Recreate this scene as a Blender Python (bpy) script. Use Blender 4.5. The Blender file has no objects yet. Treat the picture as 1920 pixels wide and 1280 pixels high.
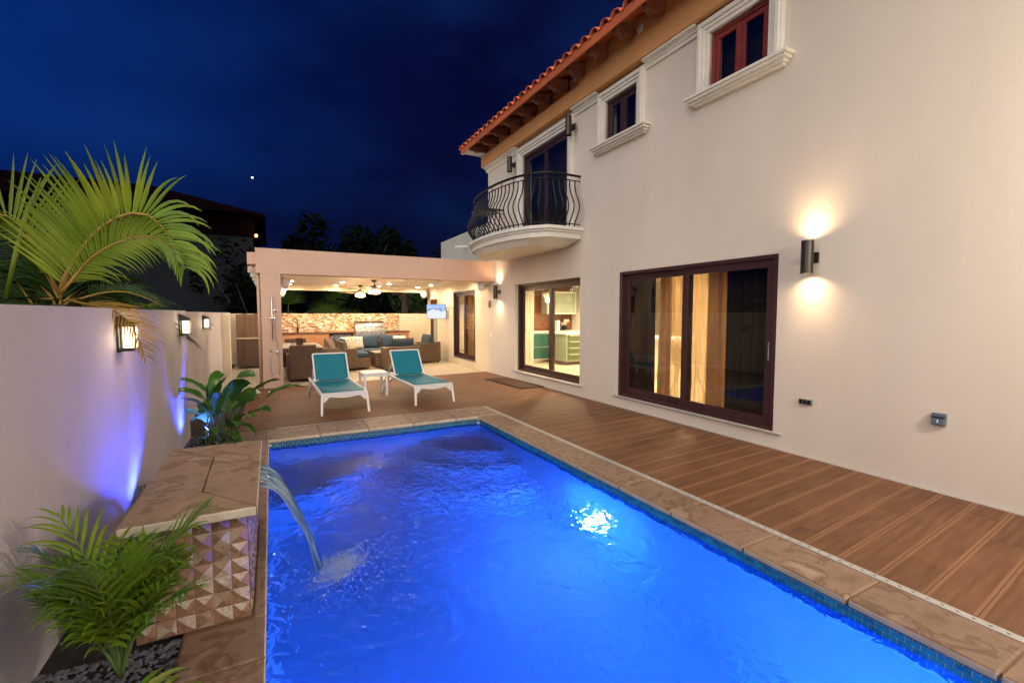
import bpy, math, random
import numpy as np
from mathutils import Vector, Matrix, Euler, noise
R = random.Random(7)
rad = math.radians
S = bpy.context.scene
C = S.collection

# ---------------------------------------------------------------- camera, sky, light, exposure
cam = bpy.data.objects.new('camera', bpy.data.cameras.new('camera')); C.objects.link(cam)
cam.data.sensor_width = 36; cam.data.lens = 36 * 854 / 1920
cam.data.clip_start = 0.05; cam.data.clip_end = 2000
cam.location = (0, 0, 1.55)
cam.rotation_euler = (rad(90 - 3.4844), 0, rad(-27.847))
S.camera = cam
vs = S.view_settings
S.display_settings.display_device = 'sRGB'
vs.view_transform = 'Standard'; vs.look = 'None'; vs.gamma = 1; vs.use_curve_mapping = False
vs.exposure = 1.9
S.cycles.max_bounces = 10; S.cycles.transparent_max_bounces = 16
S.cycles.sample_clamp_indirect = 6; S.cycles.use_denoising = True
S.cycles.caustics_reflective = False; S.cycles.caustics_refractive = False

world = bpy.data.worlds.new('World'); S.world = world; world.use_nodes = True
wn, wl = world.node_tree.nodes, world.node_tree.links; wn.clear()
def wnode(t, **k):
    n = wn.new(t)
    for a, b in k.items(): setattr(n, a, b)
    return n
wo = wnode('ShaderNodeOutputWorld'); bg = wnode('ShaderNodeBackground'); tc = wnode('ShaderNodeTexCoord')
sky = wnode('ShaderNodeTexSky', sky_type='NISHITA', sun_disc=False, sun_elevation=rad(1), sun_rotation=rad(200))
dot = wnode('ShaderNodeVectorMath', operation='DOT_PRODUCT'); dot.inputs[1].default_value = (-0.58, 0.72, 0.38)
wl.new(tc.outputs['Generated'], dot.inputs[0])
ramp = wnode('ShaderNodeValToRGB')
ramp.color_ramp.interpolation = 'B_SPLINE'; e = ramp.color_ramp.elements
e[0].position = 0.45; e[0].color = (0.0006, 0.0010, 0.013, 1)
e[1].position = 1.0; e[1].color = (0.0006, 0.014, 0.100, 1)
x = ramp.color_ramp.elements.new(0.80); x.color = (0.0003, 0.0012, 0.016, 1)
wl.new(dot.outputs['Value'], ramp.inputs[0])
nz = wnode('ShaderNodeTexNoise'); nz.inputs['Scale'].default_value = 3.2; nz.inputs['Detail'].default_value = 5
mp = wnode('ShaderNodeMapping'); mp.inputs['Scale'].default_value = (1, 1, 2.0); mp.inputs['Location'].default_value = (0.4, 1.7, .3)
wl.new(tc.outputs['Generated'], mp.inputs[0]); wl.new(mp.outputs[0], nz.inputs['Vector'])
cr = wnode('ShaderNodeValToRGB'); cr.color_ramp.elements[0].position = .42; cr.color_ramp.elements[1].position = .75
cr.color_ramp.elements[0].color = (0, 0, 0, 1); cr.color_ramp.elements[1].color = (0.0008, 0.0045, 0.020, 1)
wl.new(nz.outputs['Fac'], cr.inputs[0])
add = wnode('ShaderNodeMixRGB', blend_type='ADD'); add.inputs[0].default_value = 1
wl.new(ramp.outputs[0], add.inputs[1]); wl.new(cr.outputs[0], add.inputs[2])
# darker towards the horizon
sep = wnode('ShaderNodeSeparateXYZ'); wl.new(tc.outputs['Generated'], sep.inputs[0])
mr = wnode('ShaderNodeMapRange'); mr.inputs[1].default_value = 0.0; mr.inputs[2].default_value = .28; mr.inputs[3].default_value = .22
wl.new(sep.outputs['Z'], mr.inputs[0])
mul = wnode('ShaderNodeMixRGB', blend_type='MULTIPLY'); mul.inputs[0].default_value = 1
wl.new(add.outputs[0], mul.inputs[1]); wl.new(mr.outputs[0], mul.inputs[2])
sk = wnode('ShaderNodeMixRGB', blend_type='ADD'); sk.inputs[0].default_value = .0004
wl.new(mul.outputs[0], sk.inputs[1]); wl.new(sky.outputs[0], sk.inputs[2])
wl.new(sk.outputs[0], bg.inputs[0]); bg.inputs[1].default_value = 0.56
wl.new(bg.outputs[0], wo.inputs[0])

sun = bpy.data.objects.new('sun', bpy.data.lights.new('sun', 'SUN')); C.objects.link(sun)
sun.data.energy = 1.3; sun.data.angle = rad(125); sun.data.color = (1, .93, .86)
sun.rotation_euler = Vector((0.50, 0.78, -0.30)).to_track_quat('-Z', 'Y').to_euler()

# ---------------------------------------------------------------- materials
M = {}
def nd(t, typ, **k):
    n = t.nodes.new(typ)
    for a, b in k.items(): setattr(n, a, b)
    return n
def mat(name, col, rough=.6, metal=0, var=0, vscale=3, bump=0, bscale=40, col2=None, emit=None, estr=0, trans=0, ior=1.45, spec=.5, rnd=0, alpha=1, aniso=None, translucent=0, dist=.01, coat=0):
    m = bpy.data.materials.new(name); m.use_nodes = True; t = m.node_tree; L = t.links
    b = t.nodes['Principled BSDF']
    b.inputs['Base Color'].default_value = (*col, 1); b.inputs['Roughness'].default_value = rough
    b.inputs['Metallic'].default_value = metal; b.inputs['IOR'].default_value = ior
    b.inputs['Transmission Weight'].default_value = trans; b.inputs['Specular IOR Level'].default_value = spec
    b.inputs['Alpha'].default_value = alpha; b.inputs['Coat Weight'].default_value = coat
    if emit: b.inputs['Emission Color'].default_value = (*emit, 1); b.inputs['Emission Strength'].default_value = estr
    co = nd(t, 'ShaderNodeTexCoord')
    src = None
    if var or col2:
        n = nd(t, 'ShaderNodeTexNoise'); n.inputs['Scale'].default_value = vscale; n.inputs['Detail'].default_value = 6
        if aniso:
            mpn = nd(t, 'ShaderNodeMapping'); mpn.inputs['Scale'].default_value = aniso
            L.new(co.outputs['Object'], mpn.inputs[0]); L.new(mpn.outputs[0], n.inputs['Vector'])
        else: L.new(co.outputs['Object'], n.inputs['Vector'])
        r = nd(t, 'ShaderNodeValToRGB'); r.color_ramp.elements[0].position = .35; r.color_ramp.elements[1].position = .65
        c2 = col2 or tuple(c * (1 - var) for c in col)
        r.color_ramp.elements[0].color = (*c2, 1); r.color_ramp.elements[1].color = (*col, 1)
        L.new(n.outputs['Fac'], r.inputs[0]); src = r.outputs[0]
    if rnd:
        oi = nd(t, 'ShaderNodeObjectInfo'); hs = nd(t, 'ShaderNodeHueSaturation')
        mm = nd(t, 'ShaderNodeMapRange'); mm.inputs[3].default_value = 1 - rnd; mm.inputs[4].default_value = 1 + rnd
        L.new(oi.outputs['Random'], mm.inputs[0]); L.new(mm.outputs[0], hs.inputs['Value'])
        if src: L.new(src, hs.inputs['Color'])
        else: hs.inputs['Color'].default_value = (*col, 1)
        src = hs.outputs[0]
    if src: L.new(src, b.inputs['Base Color'])
    if bump:
        n2 = nd(t, 'ShaderNodeTexNoise'); n2.inputs['Scale'].default_value = bscale; n2.inputs['Detail'].default_value = 4
        L.new(co.outputs['Object'], n2.inputs['Vector'])
        bp = nd(t, 'ShaderNodeBump'); bp.inputs['Strength'].default_value = bump; bp.inputs['Distance'].default_value = dist
        L.new(n2.outputs['Fac'], bp.inputs['Height']); L.new(bp.outputs[0], b.inputs['Normal'])
    if translucent:
        tr = nd(t, 'ShaderNodeBsdfTranslucent'); mx = nd(t, 'ShaderNodeMixShader'); mx.inputs[0].default_value = translucent
        tr.inputs[0].default_value = (*[min(1, c * 1.3) for c in col], 1)
        if src: L.new(src, tr.inputs[0])
        L.new(b.outputs[0], mx.inputs[1]); L.new(tr.outputs[0], mx.inputs[2]); L.new(mx.outputs[0], t.nodes['Material Output'].inputs[0])
    M[name] = m; return m

mat('stucco', (.69, .61, .525), .85, var=.09, vscale=1.0, aniso=(1, 1, .3), bump=.35, bscale=85, dist=.008)
mat('wall_stucco', (.58, .535, .57), .7, var=.14, vscale=1.2, aniso=(1, 1, .35), bump=.4, bscale=85, dist=.008)
mat('peach', (.66, .44, .33), .8, var=.06, vscale=1.3, bump=.35, bscale=130, dist=.005)
mat('cream', (.72, .62, .46), .8, var=.04, vscale=1.3, bump=.25, bscale=130, dist=.004)
mat('ceiling', (.82, .78, .72), .8, bump=.1, bscale=90)
mat('orange', (.60, .29, .11), .8, var=.08, vscale=2, bump=.3, bscale=120, dist=.004)
mat('trim', (.72, .69, .62), .6, var=.05, vscale=4, bump=.1, bscale=80)
mat('tile_roof', (.78, .20, .08), .65, rnd=.25, var=.35, vscale=9, bump=.4, bscale=60)
mat('fascia', (.58, .15, .05), .5, var=.3, vscale=5, aniso=(1, .15, 1))
mat('rafter', (.19, .065, .035), .5, var=.4, vscale=6)
mat('frame', (.055, .022, .022), .35, var=.2, vscale=8)
mat('frame_red', (.22, .03, .022), .4, var=.2, vscale=8)
mat('iron', (.006, .006, .006), .25, spec=.4)
mat('sconce', (.06, .05, .042), .35, metal=.7)
mat('lantern', (.05, .055, .055), .4, metal=.5)
mat('steel', (.62, .60, .57), .25, metal=1, var=.15, vscale=4, aniso=(.2, 1, 8))
mat('chrome', (.8, .8, .8), .08, metal=1)
mat('bronze', (.12, .07, .045), .3, metal=.8)
mat('white_plastic', (.80, .78, .77), .35, var=.03, vscale=5)
mat('white', (.8, .79, .75), .5)
mat('sling', (.004, .23, .31), .55, var=.12, vscale=260, bump=.3, bscale=500, dist=.002, translucent=.25)
mat('blue_cushion', (.045, .078, .115), .85, var=.12, vscale=14, bump=.5, bscale=9, dist=.03)
mat('grey_cushion', (.038, .055, .07), .85, var=.12, vscale=14, bump=.5, bscale=9, dist=.03)
mat('terracotta_panel', (.60, .28, .12), .55, var=.12, vscale=3)
mat('brown_counter', (.16, .07, .04), .25, var=.3, vscale=12)
mat('wood_top', (.42, .33, .23), .5, var=.3, vscale=6, aniso=(8, 1, 8))
mat('dark_wood', (.09, .035, .02), .4, var=.3, vscale=5, aniso=(8, 8, .7))
mat('gate', (.22, .12, .06), .6, var=.25, vscale=5)
mat('patio', (.50, .43, .33), .35, var=.1, vscale=2.5, rnd=.05)
mat('grout', (.30, .24, .18), .9)
mat('deck_grout', (.20, .11, .06), .9)
mat('drain', (.42, .40, .37), .5, var=.1, vscale=20)
mat('dark', (.012, .012, .014), .9)
mat('gravel', (.10, .11, .13), .6, rnd=.3, var=.5, vscale=9)
mat('soil', (.035, .028, .022), .95, var=.4, vscale=20, bump=.6, bscale=60)
mat('plaster_pool', (.62, .74, .84), .7, var=.16, vscale=1.6)
mat('mat_brown', (.10, .045, .02), .95, var=.45, vscale=90, bump=.7, bscale=300)
mat('mat_edge', (.035, .018, .012), .9)
mat('teal_gloss', (.018, .095, .08), .15, coat=.5)
mat('green_glass', (.09, .125, .06), .25)
mat('glass_cab', (.30, .36, .28), .2)
mat('kitchen_panel', (.22, .075, .03), .35, var=.3, vscale=3, aniso=(1, 1, .3))
mat('interior', (.72, .66, .52), .8)
mat('interior_floor', (.62, .56, .42), .25)
mat('sheer', (.55, .34, .16), .8, var=.25, vscale=40, aniso=(1, 1, .05), translucent=.6)
mat('drape', (.022, .016, .012), .95, spec=.1, var=.3, vscale=20)
mat('white_curtain', (.75, .70, .58), .8, translucent=.5)
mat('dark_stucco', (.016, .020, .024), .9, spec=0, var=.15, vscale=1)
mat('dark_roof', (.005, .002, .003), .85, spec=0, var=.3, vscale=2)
mat('grey_stucco', (.40, .40, .36), .9, var=.1, vscale=1.5)
mat('tree_bark', (.045, .034, .022), .9, var=.4, vscale=8, bump=.6, bscale=20)
mat('palm_leaf', (.15, .27, .015), .42, rnd=.28, col2=(.30, .36, .03), vscale=2.5, translucent=.4)
mat('palm_leaf_dark', (.04, .085, .015), .5, rnd=.2, var=.3, vscale=3, translucent=.25)
mat('rachis', (.34, .19, .03), .45, var=.3, vscale=6)
mat('dry_leaf', (.30, .17, .02), .55, var=.4, vscale=8, translucent=.3)
mat('areca_leaf', (.07, .20, .012), .42, rnd=.15, col2=(.20, .30, .015), vscale=4, translucent=.3)
mat('variegated', (.40, .42, .10), .45, col2=(.10, .20, .03), vscale=7, translucent=.3)
mat('broad_leaf', (.035, .13, .012), .28, rnd=.2, col2=(.07, .20, .02), vscale=5, bump=.3, bscale=30, translucent=.22)
mat('stem_green', (.10, .16, .04), .5)
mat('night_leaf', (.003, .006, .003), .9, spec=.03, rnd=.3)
mat('fan_leaf', (.16, .30, .05), .5, rnd=.1, translucent=.35)
mat('lens_warm', (1, .8, .5), .5, emit=(1, .72, .42), estr=14)
mat('lens_white', (1, .95, .85), .5, emit=(1, .9, .72), estr=90)
mat('lantern_glass', (1, .85, .6), .5, emit=(1, .78, .48), estr=1.3)
mat('fan_glass', (1, .8, .5), .5, emit=(1, .60, .26), estr=6)
mat('blue_lens', (.2, .5, 1), .5, emit=(.05, .35, 1), estr=12)
mat('pool_lens', (1, 1, 1), .5, emit=(.40, .55, 1), estr=5)
mat('star_glow', (1, 1, 1), .5, emit=(.8, 1, 1), estr=1.2)
mat('sconce_top', (.62, .32, .12), .5)
mat('fleck', (.6, .5, .4), .5)
mat('book_paper', (.75, .73, .68), .6)
mat('vent_white', (.60, .68, .72), .5)

# deck tile: reeded boards with smooth pale margins
def deck_mat():
    m = mat('deck', (.24, .105, .045), .56, rnd=.08, spec=.3); t = m.node_tree; L = t.links; b = t.nodes['Principled BSDF']
    co = nd(t, 'ShaderNodeTexCoord'); sp = nd(t, 'ShaderNodeSeparateXYZ'); L.new(co.outputs['Object'], sp.inputs[0])
    ab = nd(t, 'ShaderNodeMath', operation='ABSOLUTE'); L.new(sp.outputs['Y'], ab.inputs[0])
    ed = nd(t, 'ShaderNodeMath', operation='GREATER_THAN'); ed.inputs[1].default_value = .088; L.new(ab.outputs[0], ed.inputs[0])
    n = nd(t, 'ShaderNodeTexNoise'); mpn = nd(t, 'ShaderNodeMapping'); mpn.inputs['Scale'].default_value = (2.2, 30, 1)
    oi = nd(t, 'ShaderNodeObjectInfo'); ad = nd(t, 'ShaderNodeVectorMath', operation='ADD'); L.new(co.outputs['Object'], ad.inputs[0]); L.new(oi.outputs['Location'], ad.inputs[1])
    L.new(ad.outputs[0], mpn.inputs[0]); L.new(mpn.outputs[0], n.inputs['Vector']); n.inputs['Scale'].default_value = 1.0; n.inputs['Detail'].default_value = 5
    r = nd(t, 'ShaderNodeValToRGB'); r.color_ramp.elements[0].position = .3; r.color_ramp.elements[1].position = .7
    r.color_ramp.elements[0].color = (.150, .064, .028, 1); r.color_ramp.elements[1].color = (.240, .110, .052, 1)
    L.new(n.outputs['Fac'], r.inputs[0])
    n3 = nd(t, 'ShaderNodeTexNoise'); n3.inputs['Scale'].default_value = 1.6; L.new(ad.outputs[0], n3.inputs['Vector'])
    mxx = nd(t, 'ShaderNodeMixRGB', blend_type='MULTIPLY'); mxx.inputs[0].default_value = .45
    L.new(r.outputs[0], mxx.inputs[1]); L.new(n3.outputs['Fac'], mxx.inputs[2])
    mx = nd(t, 'ShaderNodeMixRGB'); L.new(ed.outputs[0], mx.inputs[0]); L.new(mxx.outputs[0], mx.inputs[1]); mx.inputs[2].default_value = (.222, .108, .056, 1)
    hs = [q for q in t.nodes if q.bl_idname == 'ShaderNodeHueSaturation'][0]; L.new(mx.outputs[0], hs.inputs['Color'])
    s = nd(t, 'ShaderNodeMath', operation='SINE'); mu = nd(t, 'ShaderNodeMath', operation='MULTIPLY'); mu.inputs[1].default_value = 2 * math.pi / .0085
    L.new(sp.outputs['Y'], mu.inputs[0]); L.new(mu.outputs[0], s.inputs[0])
    inv = nd(t, 'ShaderNodeMath', operation='SUBTRACT'); inv.inputs[0].default_value = 1; L.new(ed.outputs[0], inv.inputs[1])
    h = nd(t, 'ShaderNodeMath', operation='MULTIPLY'); L.new(s.outputs[0], h.inputs[0]); L.new(inv.outputs[0], h.inputs[1])
    bp = nd(t, 'ShaderNodeBump'); bp.inputs['Strength'].default_value = .35; bp.inputs['Distance'].default_value = .002
    L.new(h.outputs[0], bp.inputs['Height']); L.new(bp.outputs[0], b.inputs['Normal'])
deck_mat()
# travertine with brown veins
def stone_mat(name, a, b_, c_, sc=2.2):
    m = mat(name, a, .55); t = m.node_tree; L = t.links; b = t.nodes['Principled BSDF']
    co = nd(t, 'ShaderNodeTexCoord'); oi = nd(t, 'ShaderNodeObjectInfo'); ad = nd(t, 'ShaderNodeVectorMath', operation='ADD')
    L.new(co.outputs['Object'], ad.inputs[0]); L.new(oi.outputs['Location'], ad.inputs[1])
    n = nd(t, 'ShaderNodeTexNoise'); n.inputs['Scale'].default_value = sc; n.inputs['Detail'].default_value = 8; n.inputs['Distortion'].default_value = .45; n.inputs['Roughness'].default_value = .6
    L.new(ad.outputs[0], n.inputs['Vector'])
    r = nd(t, 'ShaderNodeValToRGB'); el = r.color_ramp.elements
    el[0].position = .25; el[0].color = (*c_, 1); el[1].position = .75; el[1].color = (*a, 1); q = el.new(.5); q.color = (*b_, 1); q = el.new(.56); q.color = (*c_, 1); q = el.new(.61); q.color = (*b_, 1)
    L.new(n.outputs['Fac'], r.inputs[0])
    hs = nd(t, 'ShaderNodeHueSaturation'); mm = nd(t, 'ShaderNodeMapRange'); mm.inputs[3].default_value = .85; mm.inputs[4].default_value = 1.12
    L.new(oi.outputs['Random'], mm.inputs[0]); L.new(mm.outputs[0], hs.inputs['Value']); L.new(r.outputs[0], hs.inputs['Color']); L.new(hs.outputs[0], b.inputs['Base Color'])
    n2 = nd(t, 'ShaderNodeTexNoise'); n2.inputs['Scale'].default_value = 60; L.new(co.outputs['Object'], n2.inputs['Vector'])
    bp = nd(t, 'ShaderNodeBump'); bp.inputs['Strength'].default_value = .25; bp.inputs['Distance'].default_value = .004
    L.new(n2.outputs['Fac'], bp.inputs['Height']); L.new(bp.outputs[0], b.inputs['Normal'])
stone_mat('coping', (.36, .27, .20), (.255, .165, .11), (.15, .083, .05), 4.2)
stone_mat('slab', (.40, .30, .21), (.29, .19, .12), (.15, .08, .042), 3.4)
stone_mat('shell_brown', (.44, .29, .20), (.34, .20, .125), (.22, .12, .075), 14)
stone_mat('shell_pale', (.62, .55, .46), (.50, .41, .33), (.36, .26, .19), 18)
for n_ in ('shell_brown', 'shell_pale'): M[n_].node_tree.nodes['Principled BSDF'].inputs['Roughness'].default_value = .22
# pebble mosaic splash (far away)
def mosaic_mat():
    m = mat('mosaic', (.5, .4, .3), .35); t = m.node_tree; L = t.links; b = t.nodes['Principled BSDF']
    co = nd(t, 'ShaderNodeTexCoord'); mpn = nd(t, 'ShaderNodeMapping'); mpn.inputs['Scale'].default_value = (13, 13, 24)
    v = nd(t, 'ShaderNodeTexVoronoi'); v.inputs['Scale'].default_value = 1
    L.new(co.outputs['Object'], mpn.inputs[0]); L.new(mpn.outputs[0], v.inputs['Vector'])
    sp = nd(t, 'ShaderNodeSeparateColor'); L.new(v.outputs['Color'], sp.inputs[0])
    r = nd(t, 'ShaderNodeValToRGB'); r.color_ramp.interpolation = 'CONSTANT'; el = r.color_ramp.elements
    el[0].color = (.30, .13, .06, 1); el[0].position = 0; el[1].position = .25; el[1].color = (.62, .40, .22, 1)
    for p_, c_ in ((.5, (.75, .60, .42)), (.72, (.52, .27, .13)), (.88, (.85, .78, .65))):
        q = el.new(p_); q.color = (*c_, 1)
    L.new(sp.outputs[0], r.inputs[0]); L.new(r.outputs[0], b.inputs['Base Color'])
    bp = nd(t, 'ShaderNodeBump'); bp.inputs['Strength'].default_value = .6; bp.inputs['Distance'].default_value = .02
    L.new(v.outputs['Distance'], bp.inputs['Height']); L.new(bp.outputs[0], b.inputs['Normal'])
mosaic_mat()
def wicker_mat(name, a, b_):
    m = mat(name, a, .6); t = m.node_tree; L = t.links; b = t.nodes['Principled BSDF']
    co = nd(t, 'ShaderNodeTexCoord'); sp = nd(t, 'ShaderNodeSeparateXYZ'); L.new(co.outputs['Object'], sp.inputs[0])
    def sn(o, k):
        ml = nd(t, 'ShaderNodeMath', operation='MULTIPLY'); ml.inputs[1].default_value = k; s = nd(t, 'ShaderNodeMath', operation='SINE'); L.new(o, ml.inputs[0]); L.new(ml.outputs[0], s.inputs[0]); return s.outputs[0]
    xy = nd(t, 'ShaderNodeMath', operation='ADD'); L.new(sp.outputs['X'], xy.inputs[0]); L.new(sp.outputs['Y'], xy.inputs[1])
    pr = nd(t, 'ShaderNodeMath', operation='MULTIPLY'); L.new(sn(xy.outputs[0], 190), pr.inputs[0]); L.new(sn(sp.outputs['Z'], 260), pr.inputs[1])
    mr_ = nd(t, 'ShaderNodeMapRange'); mr_.inputs[1].default_value = -1; L.new(pr.outputs[0], mr_.inputs[0])
    n = nd(t, 'ShaderNodeTexNoise'); n.inputs['Scale'].default_value = 22; L.new(co.outputs['Object'], n.inputs['Vector'])
    av = nd(t, 'ShaderNodeMath', operation='ADD'); L.new(mr_.outputs[0], av.inputs[0]); L.new(n.outputs['Fac'], av.inputs[1])
    r = nd(t, 'ShaderNodeValToRGB'); r.color_ramp.elements[0].position = .55; r.color_ramp.elements[1].position = 1.0
    r.color_ramp.elements[0].color = (*b_, 1); r.color_ramp.elements[1].color = (*a, 1)
    L.new(av.outputs[0], r.inputs[0]); L.new(r.outputs[0], b.inputs['Base Color'])
    bp = nd(t, 'ShaderNodeBump'); bp.inputs['Strength'].default_value = .5; bp.inputs['Distance'].default_value = .006
    L.new(pr.outputs[0], bp.inputs['Height']); L.new(bp.outputs[0], b.inputs['Normal'])
wicker_mat('wicker', (.17, .11, .06), (.045, .024, .011))
wicker_mat('wicker_dark', (.115, .066, .040), (.035, .018, .010))
# patterned cushion
def pattern_mat(name, a, b_, k):
    m = mat(name, a, .85); t = m.node_tree; L = t.links; b = t.nodes['Principled BSDF']
    co = nd(t, 'ShaderNodeTexCoord'); c = nd(t, 'ShaderNodeTexVoronoi'); c.inputs['Scale'].default_value = k; L.new(co.outputs['Object'], c.inputs['Vector'])
    r = nd(t, 'ShaderNodeValToRGB'); r.color_ramp.interpolation = 'CONSTANT'; r.color_ramp.elements[0].color = (*b_, 1); r.color_ramp.elements[1].color = (*a, 1); r.color_ramp.elements[1].position = .38
    L.new(c.outputs['Distance'], r.inputs[0]); L.new(r.outputs[0], b.inputs['Base Color'])
pattern_mat('pattern_white', (.72, .68, .58), (.30, .27, .22), 22)
pattern_mat('pattern_brown', (.66, .56, .42), (.25, .11, .04), 20)
def schlick(t):
    lw = nd(t, 'ShaderNodeLayerWeight'); pw = nd(t, 'ShaderNodeMath', operation='POWER'); pw.inputs[1].default_value = 5; t.links.new(lw.outputs['Facing'], pw.inputs[0])
    ma = nd(t, 'ShaderNodeMath', operation='MULTIPLY_ADD'); ma.inputs[1].default_value = .96; ma.inputs[2].default_value = .04; t.links.new(pw.outputs[0], ma.inputs[0]); return ma
# glass pane: see-through with a clear reflection
def pane_mat(name, tint, base=.06, k=1.0):
    m = bpy.data.materials.new(name); m.use_nodes = True; t = m.node_tree; L = t.links; t.nodes.clear()
    o = nd(t, 'ShaderNodeOutputMaterial'); g = nd(t, 'ShaderNodeBsdfGlossy'); g.inputs['Roughness'].default_value = .01
    tr = nd(t, 'ShaderNodeBsdfTransparent'); tr.inputs[0].default_value = (*tint, 1)
    f = schlick(t)
    ml = nd(t, 'ShaderNodeMath', operation='MULTIPLY_ADD'); ml.inputs[1].default_value = k; ml.inputs[2].default_value = base; L.new(f.outputs[0], ml.inputs[0])
    mx = nd(t, 'ShaderNodeMixShader'); L.new(ml.outputs[0], mx.inputs[0]); L.new(tr.outputs[0], mx.inputs[1]); L.new(g.outputs[0], mx.inputs[2]); L.new(mx.outputs[0], o.inputs[0])
    M[name] = m
pane_mat('pane', (.95, .96, .93), .0, .9)
# pool glass tile
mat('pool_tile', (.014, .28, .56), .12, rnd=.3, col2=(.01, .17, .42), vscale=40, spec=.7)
mat('pool_grout', (.80, .84, .85), .8)
# water
def water_mat():
    m = bpy.data.materials.new('water'); m.use_nodes = True; t = m.node_tree; L = t.links; t.nodes.clear()
    o = nd(t, 'ShaderNodeOutputMaterial'); g = nd(t, 'ShaderNodeBsdfRefraction'); g.inputs['IOR'].default_value = 1.333; g.inputs['Roughness'].default_value = 0.0
    g.inputs['Color'].default_value = (.93, .97, 1, 1)
    gl = nd(t, 'ShaderNodeBsdfGlossy'); gl.inputs['Roughness'].default_value = .035; fr = nd(t, 'ShaderNodeFresnel'); fr.inputs[0].default_value = 1.333
    ml = nd(t, 'ShaderNodeMath', operation='MULTIPLY'); ml.inputs[1].default_value = .36; L.new(fr.outputs[0], ml.inputs[0])
    co = nd(t, 'ShaderNodeTexCoord'); n = nd(t, 'ShaderNodeTexNoise'); n.inputs['Scale'].default_value = 9; n.inputs['Detail'].default_value = 2; n.inputs['Distortion'].default_value = .9
    L.new(co.outputs['Object'], n.inputs['Vector'])
    bp = nd(t, 'ShaderNodeBump'); bp.inputs['Strength'].default_value = 1.0; bp.inputs['Distance'].default_value = .035
    L.new(n.outputs['Fac'], bp.inputs['Height'])
    for q in (g, gl, fr): L.new(bp.outputs[0], q.inputs['Normal'])
    mx = nd(t, 'ShaderNodeMixShader'); L.new(ml.outputs[0], mx.inputs[0]); L.new(g.outputs[0], mx.inputs[1]); L.new(gl.outputs[0], mx.inputs[2]); L.new(mx.outputs[0], o.inputs[0]); M['water'] = m
water_mat()
def fall_mat():
    m = bpy.data.materials.new('fall'); m.use_nodes = True; t = m.node_tree; L = t.links; t.nodes.clear()
    o = nd(t, 'ShaderNodeOutputMaterial'); g = nd(t, 'ShaderNodeBsdfGlossy'); g.inputs['Roughness'].default_value = .08
    tr = nd(t, 'ShaderNodeBsdfTransparent'); tr.inputs[0].default_value = (.80, .90, .97, 1)
    df = nd(t, 'ShaderNodeBsdfTranslucent'); df.inputs[0].default_value = (.85, .93, 1, 1)
    f = schlick(t)
    dd = nd(t, 'ShaderNodeBsdfDiffuse'); dd.inputs[0].default_value = (.78, .90, 1, 1); dm = nd(t, 'ShaderNodeMixShader'); L.new(df.outputs[0], dm.inputs[1]); L.new(dd.outputs[0], dm.inputs[2]); a = nd(t, 'ShaderNodeMixShader'); a.inputs[0].default_value = .5; L.new(tr.outputs[0], a.inputs[1]); L.new(dm.outputs[0], a.inputs[2])
    mx = nd(t, 'ShaderNodeMixShader'); L.new(f.outputs[0], mx.inputs[0]); L.new(a.outputs[0], mx.inputs[1]); L.new(g.outputs[0], mx.inputs[2]); L.new(mx.outputs[0], o.inputs[0]); M['fall'] = m
fall_mat()
pane_mat('film', (.90, .95, .98), .0, .3)
mat('foam', (.48, .60, 1.0), .2, translucent=.4)  # white foam with the blue of the pool light put into its colour
# television picture: pale sky, a dark ridge, white surf
def tv_mat():
    m = mat('screen', (.02, .02, .02), .15); t = m.node_tree; L = t.links; b = t.nodes['Principled BSDF']
    co = nd(t, 'ShaderNodeTexCoord'); sp = nd(t, 'ShaderNodeSeparateXYZ'); L.new(co.outputs['Object'], sp.inputs[0])
    n = nd(t, 'ShaderNodeTexNoise'); n.inputs['Scale'].default_value = 9; L.new(co.outputs['Object'], n.inputs['Vector'])
    ml = nd(t, 'ShaderNodeMath', operation='MULTIPLY_ADD'); ml.inputs[1].default_value = .35; L.new(n.outputs['Fac'], ml.inputs[0]); L.new(sp.outputs['Z'], ml.inputs[2])
    r = nd(t, 'ShaderNodeValToRGB'); el = r.color_ramp.elements; el[0].position = .15; el[0].color = (.80, .88, 1, 1); el[1].position = .36; el[1].color = (.35, .55, 1, 1)
    for p_, c_ in ((.215, (.75, .85, 1)), (.235, (.12, .20, .42)), (.265, (.16, .26, .5)), (.285, (.45, .66, 1))):
        q = el.new(p_); q.color = (*c_, 1)
    L.new(ml.outputs[0], r.inputs[0]); L.new(r.outputs[0], b.inputs['Emission Color']); b.inputs['Emission Strength'].default_value = .26
tv_mat()

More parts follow.
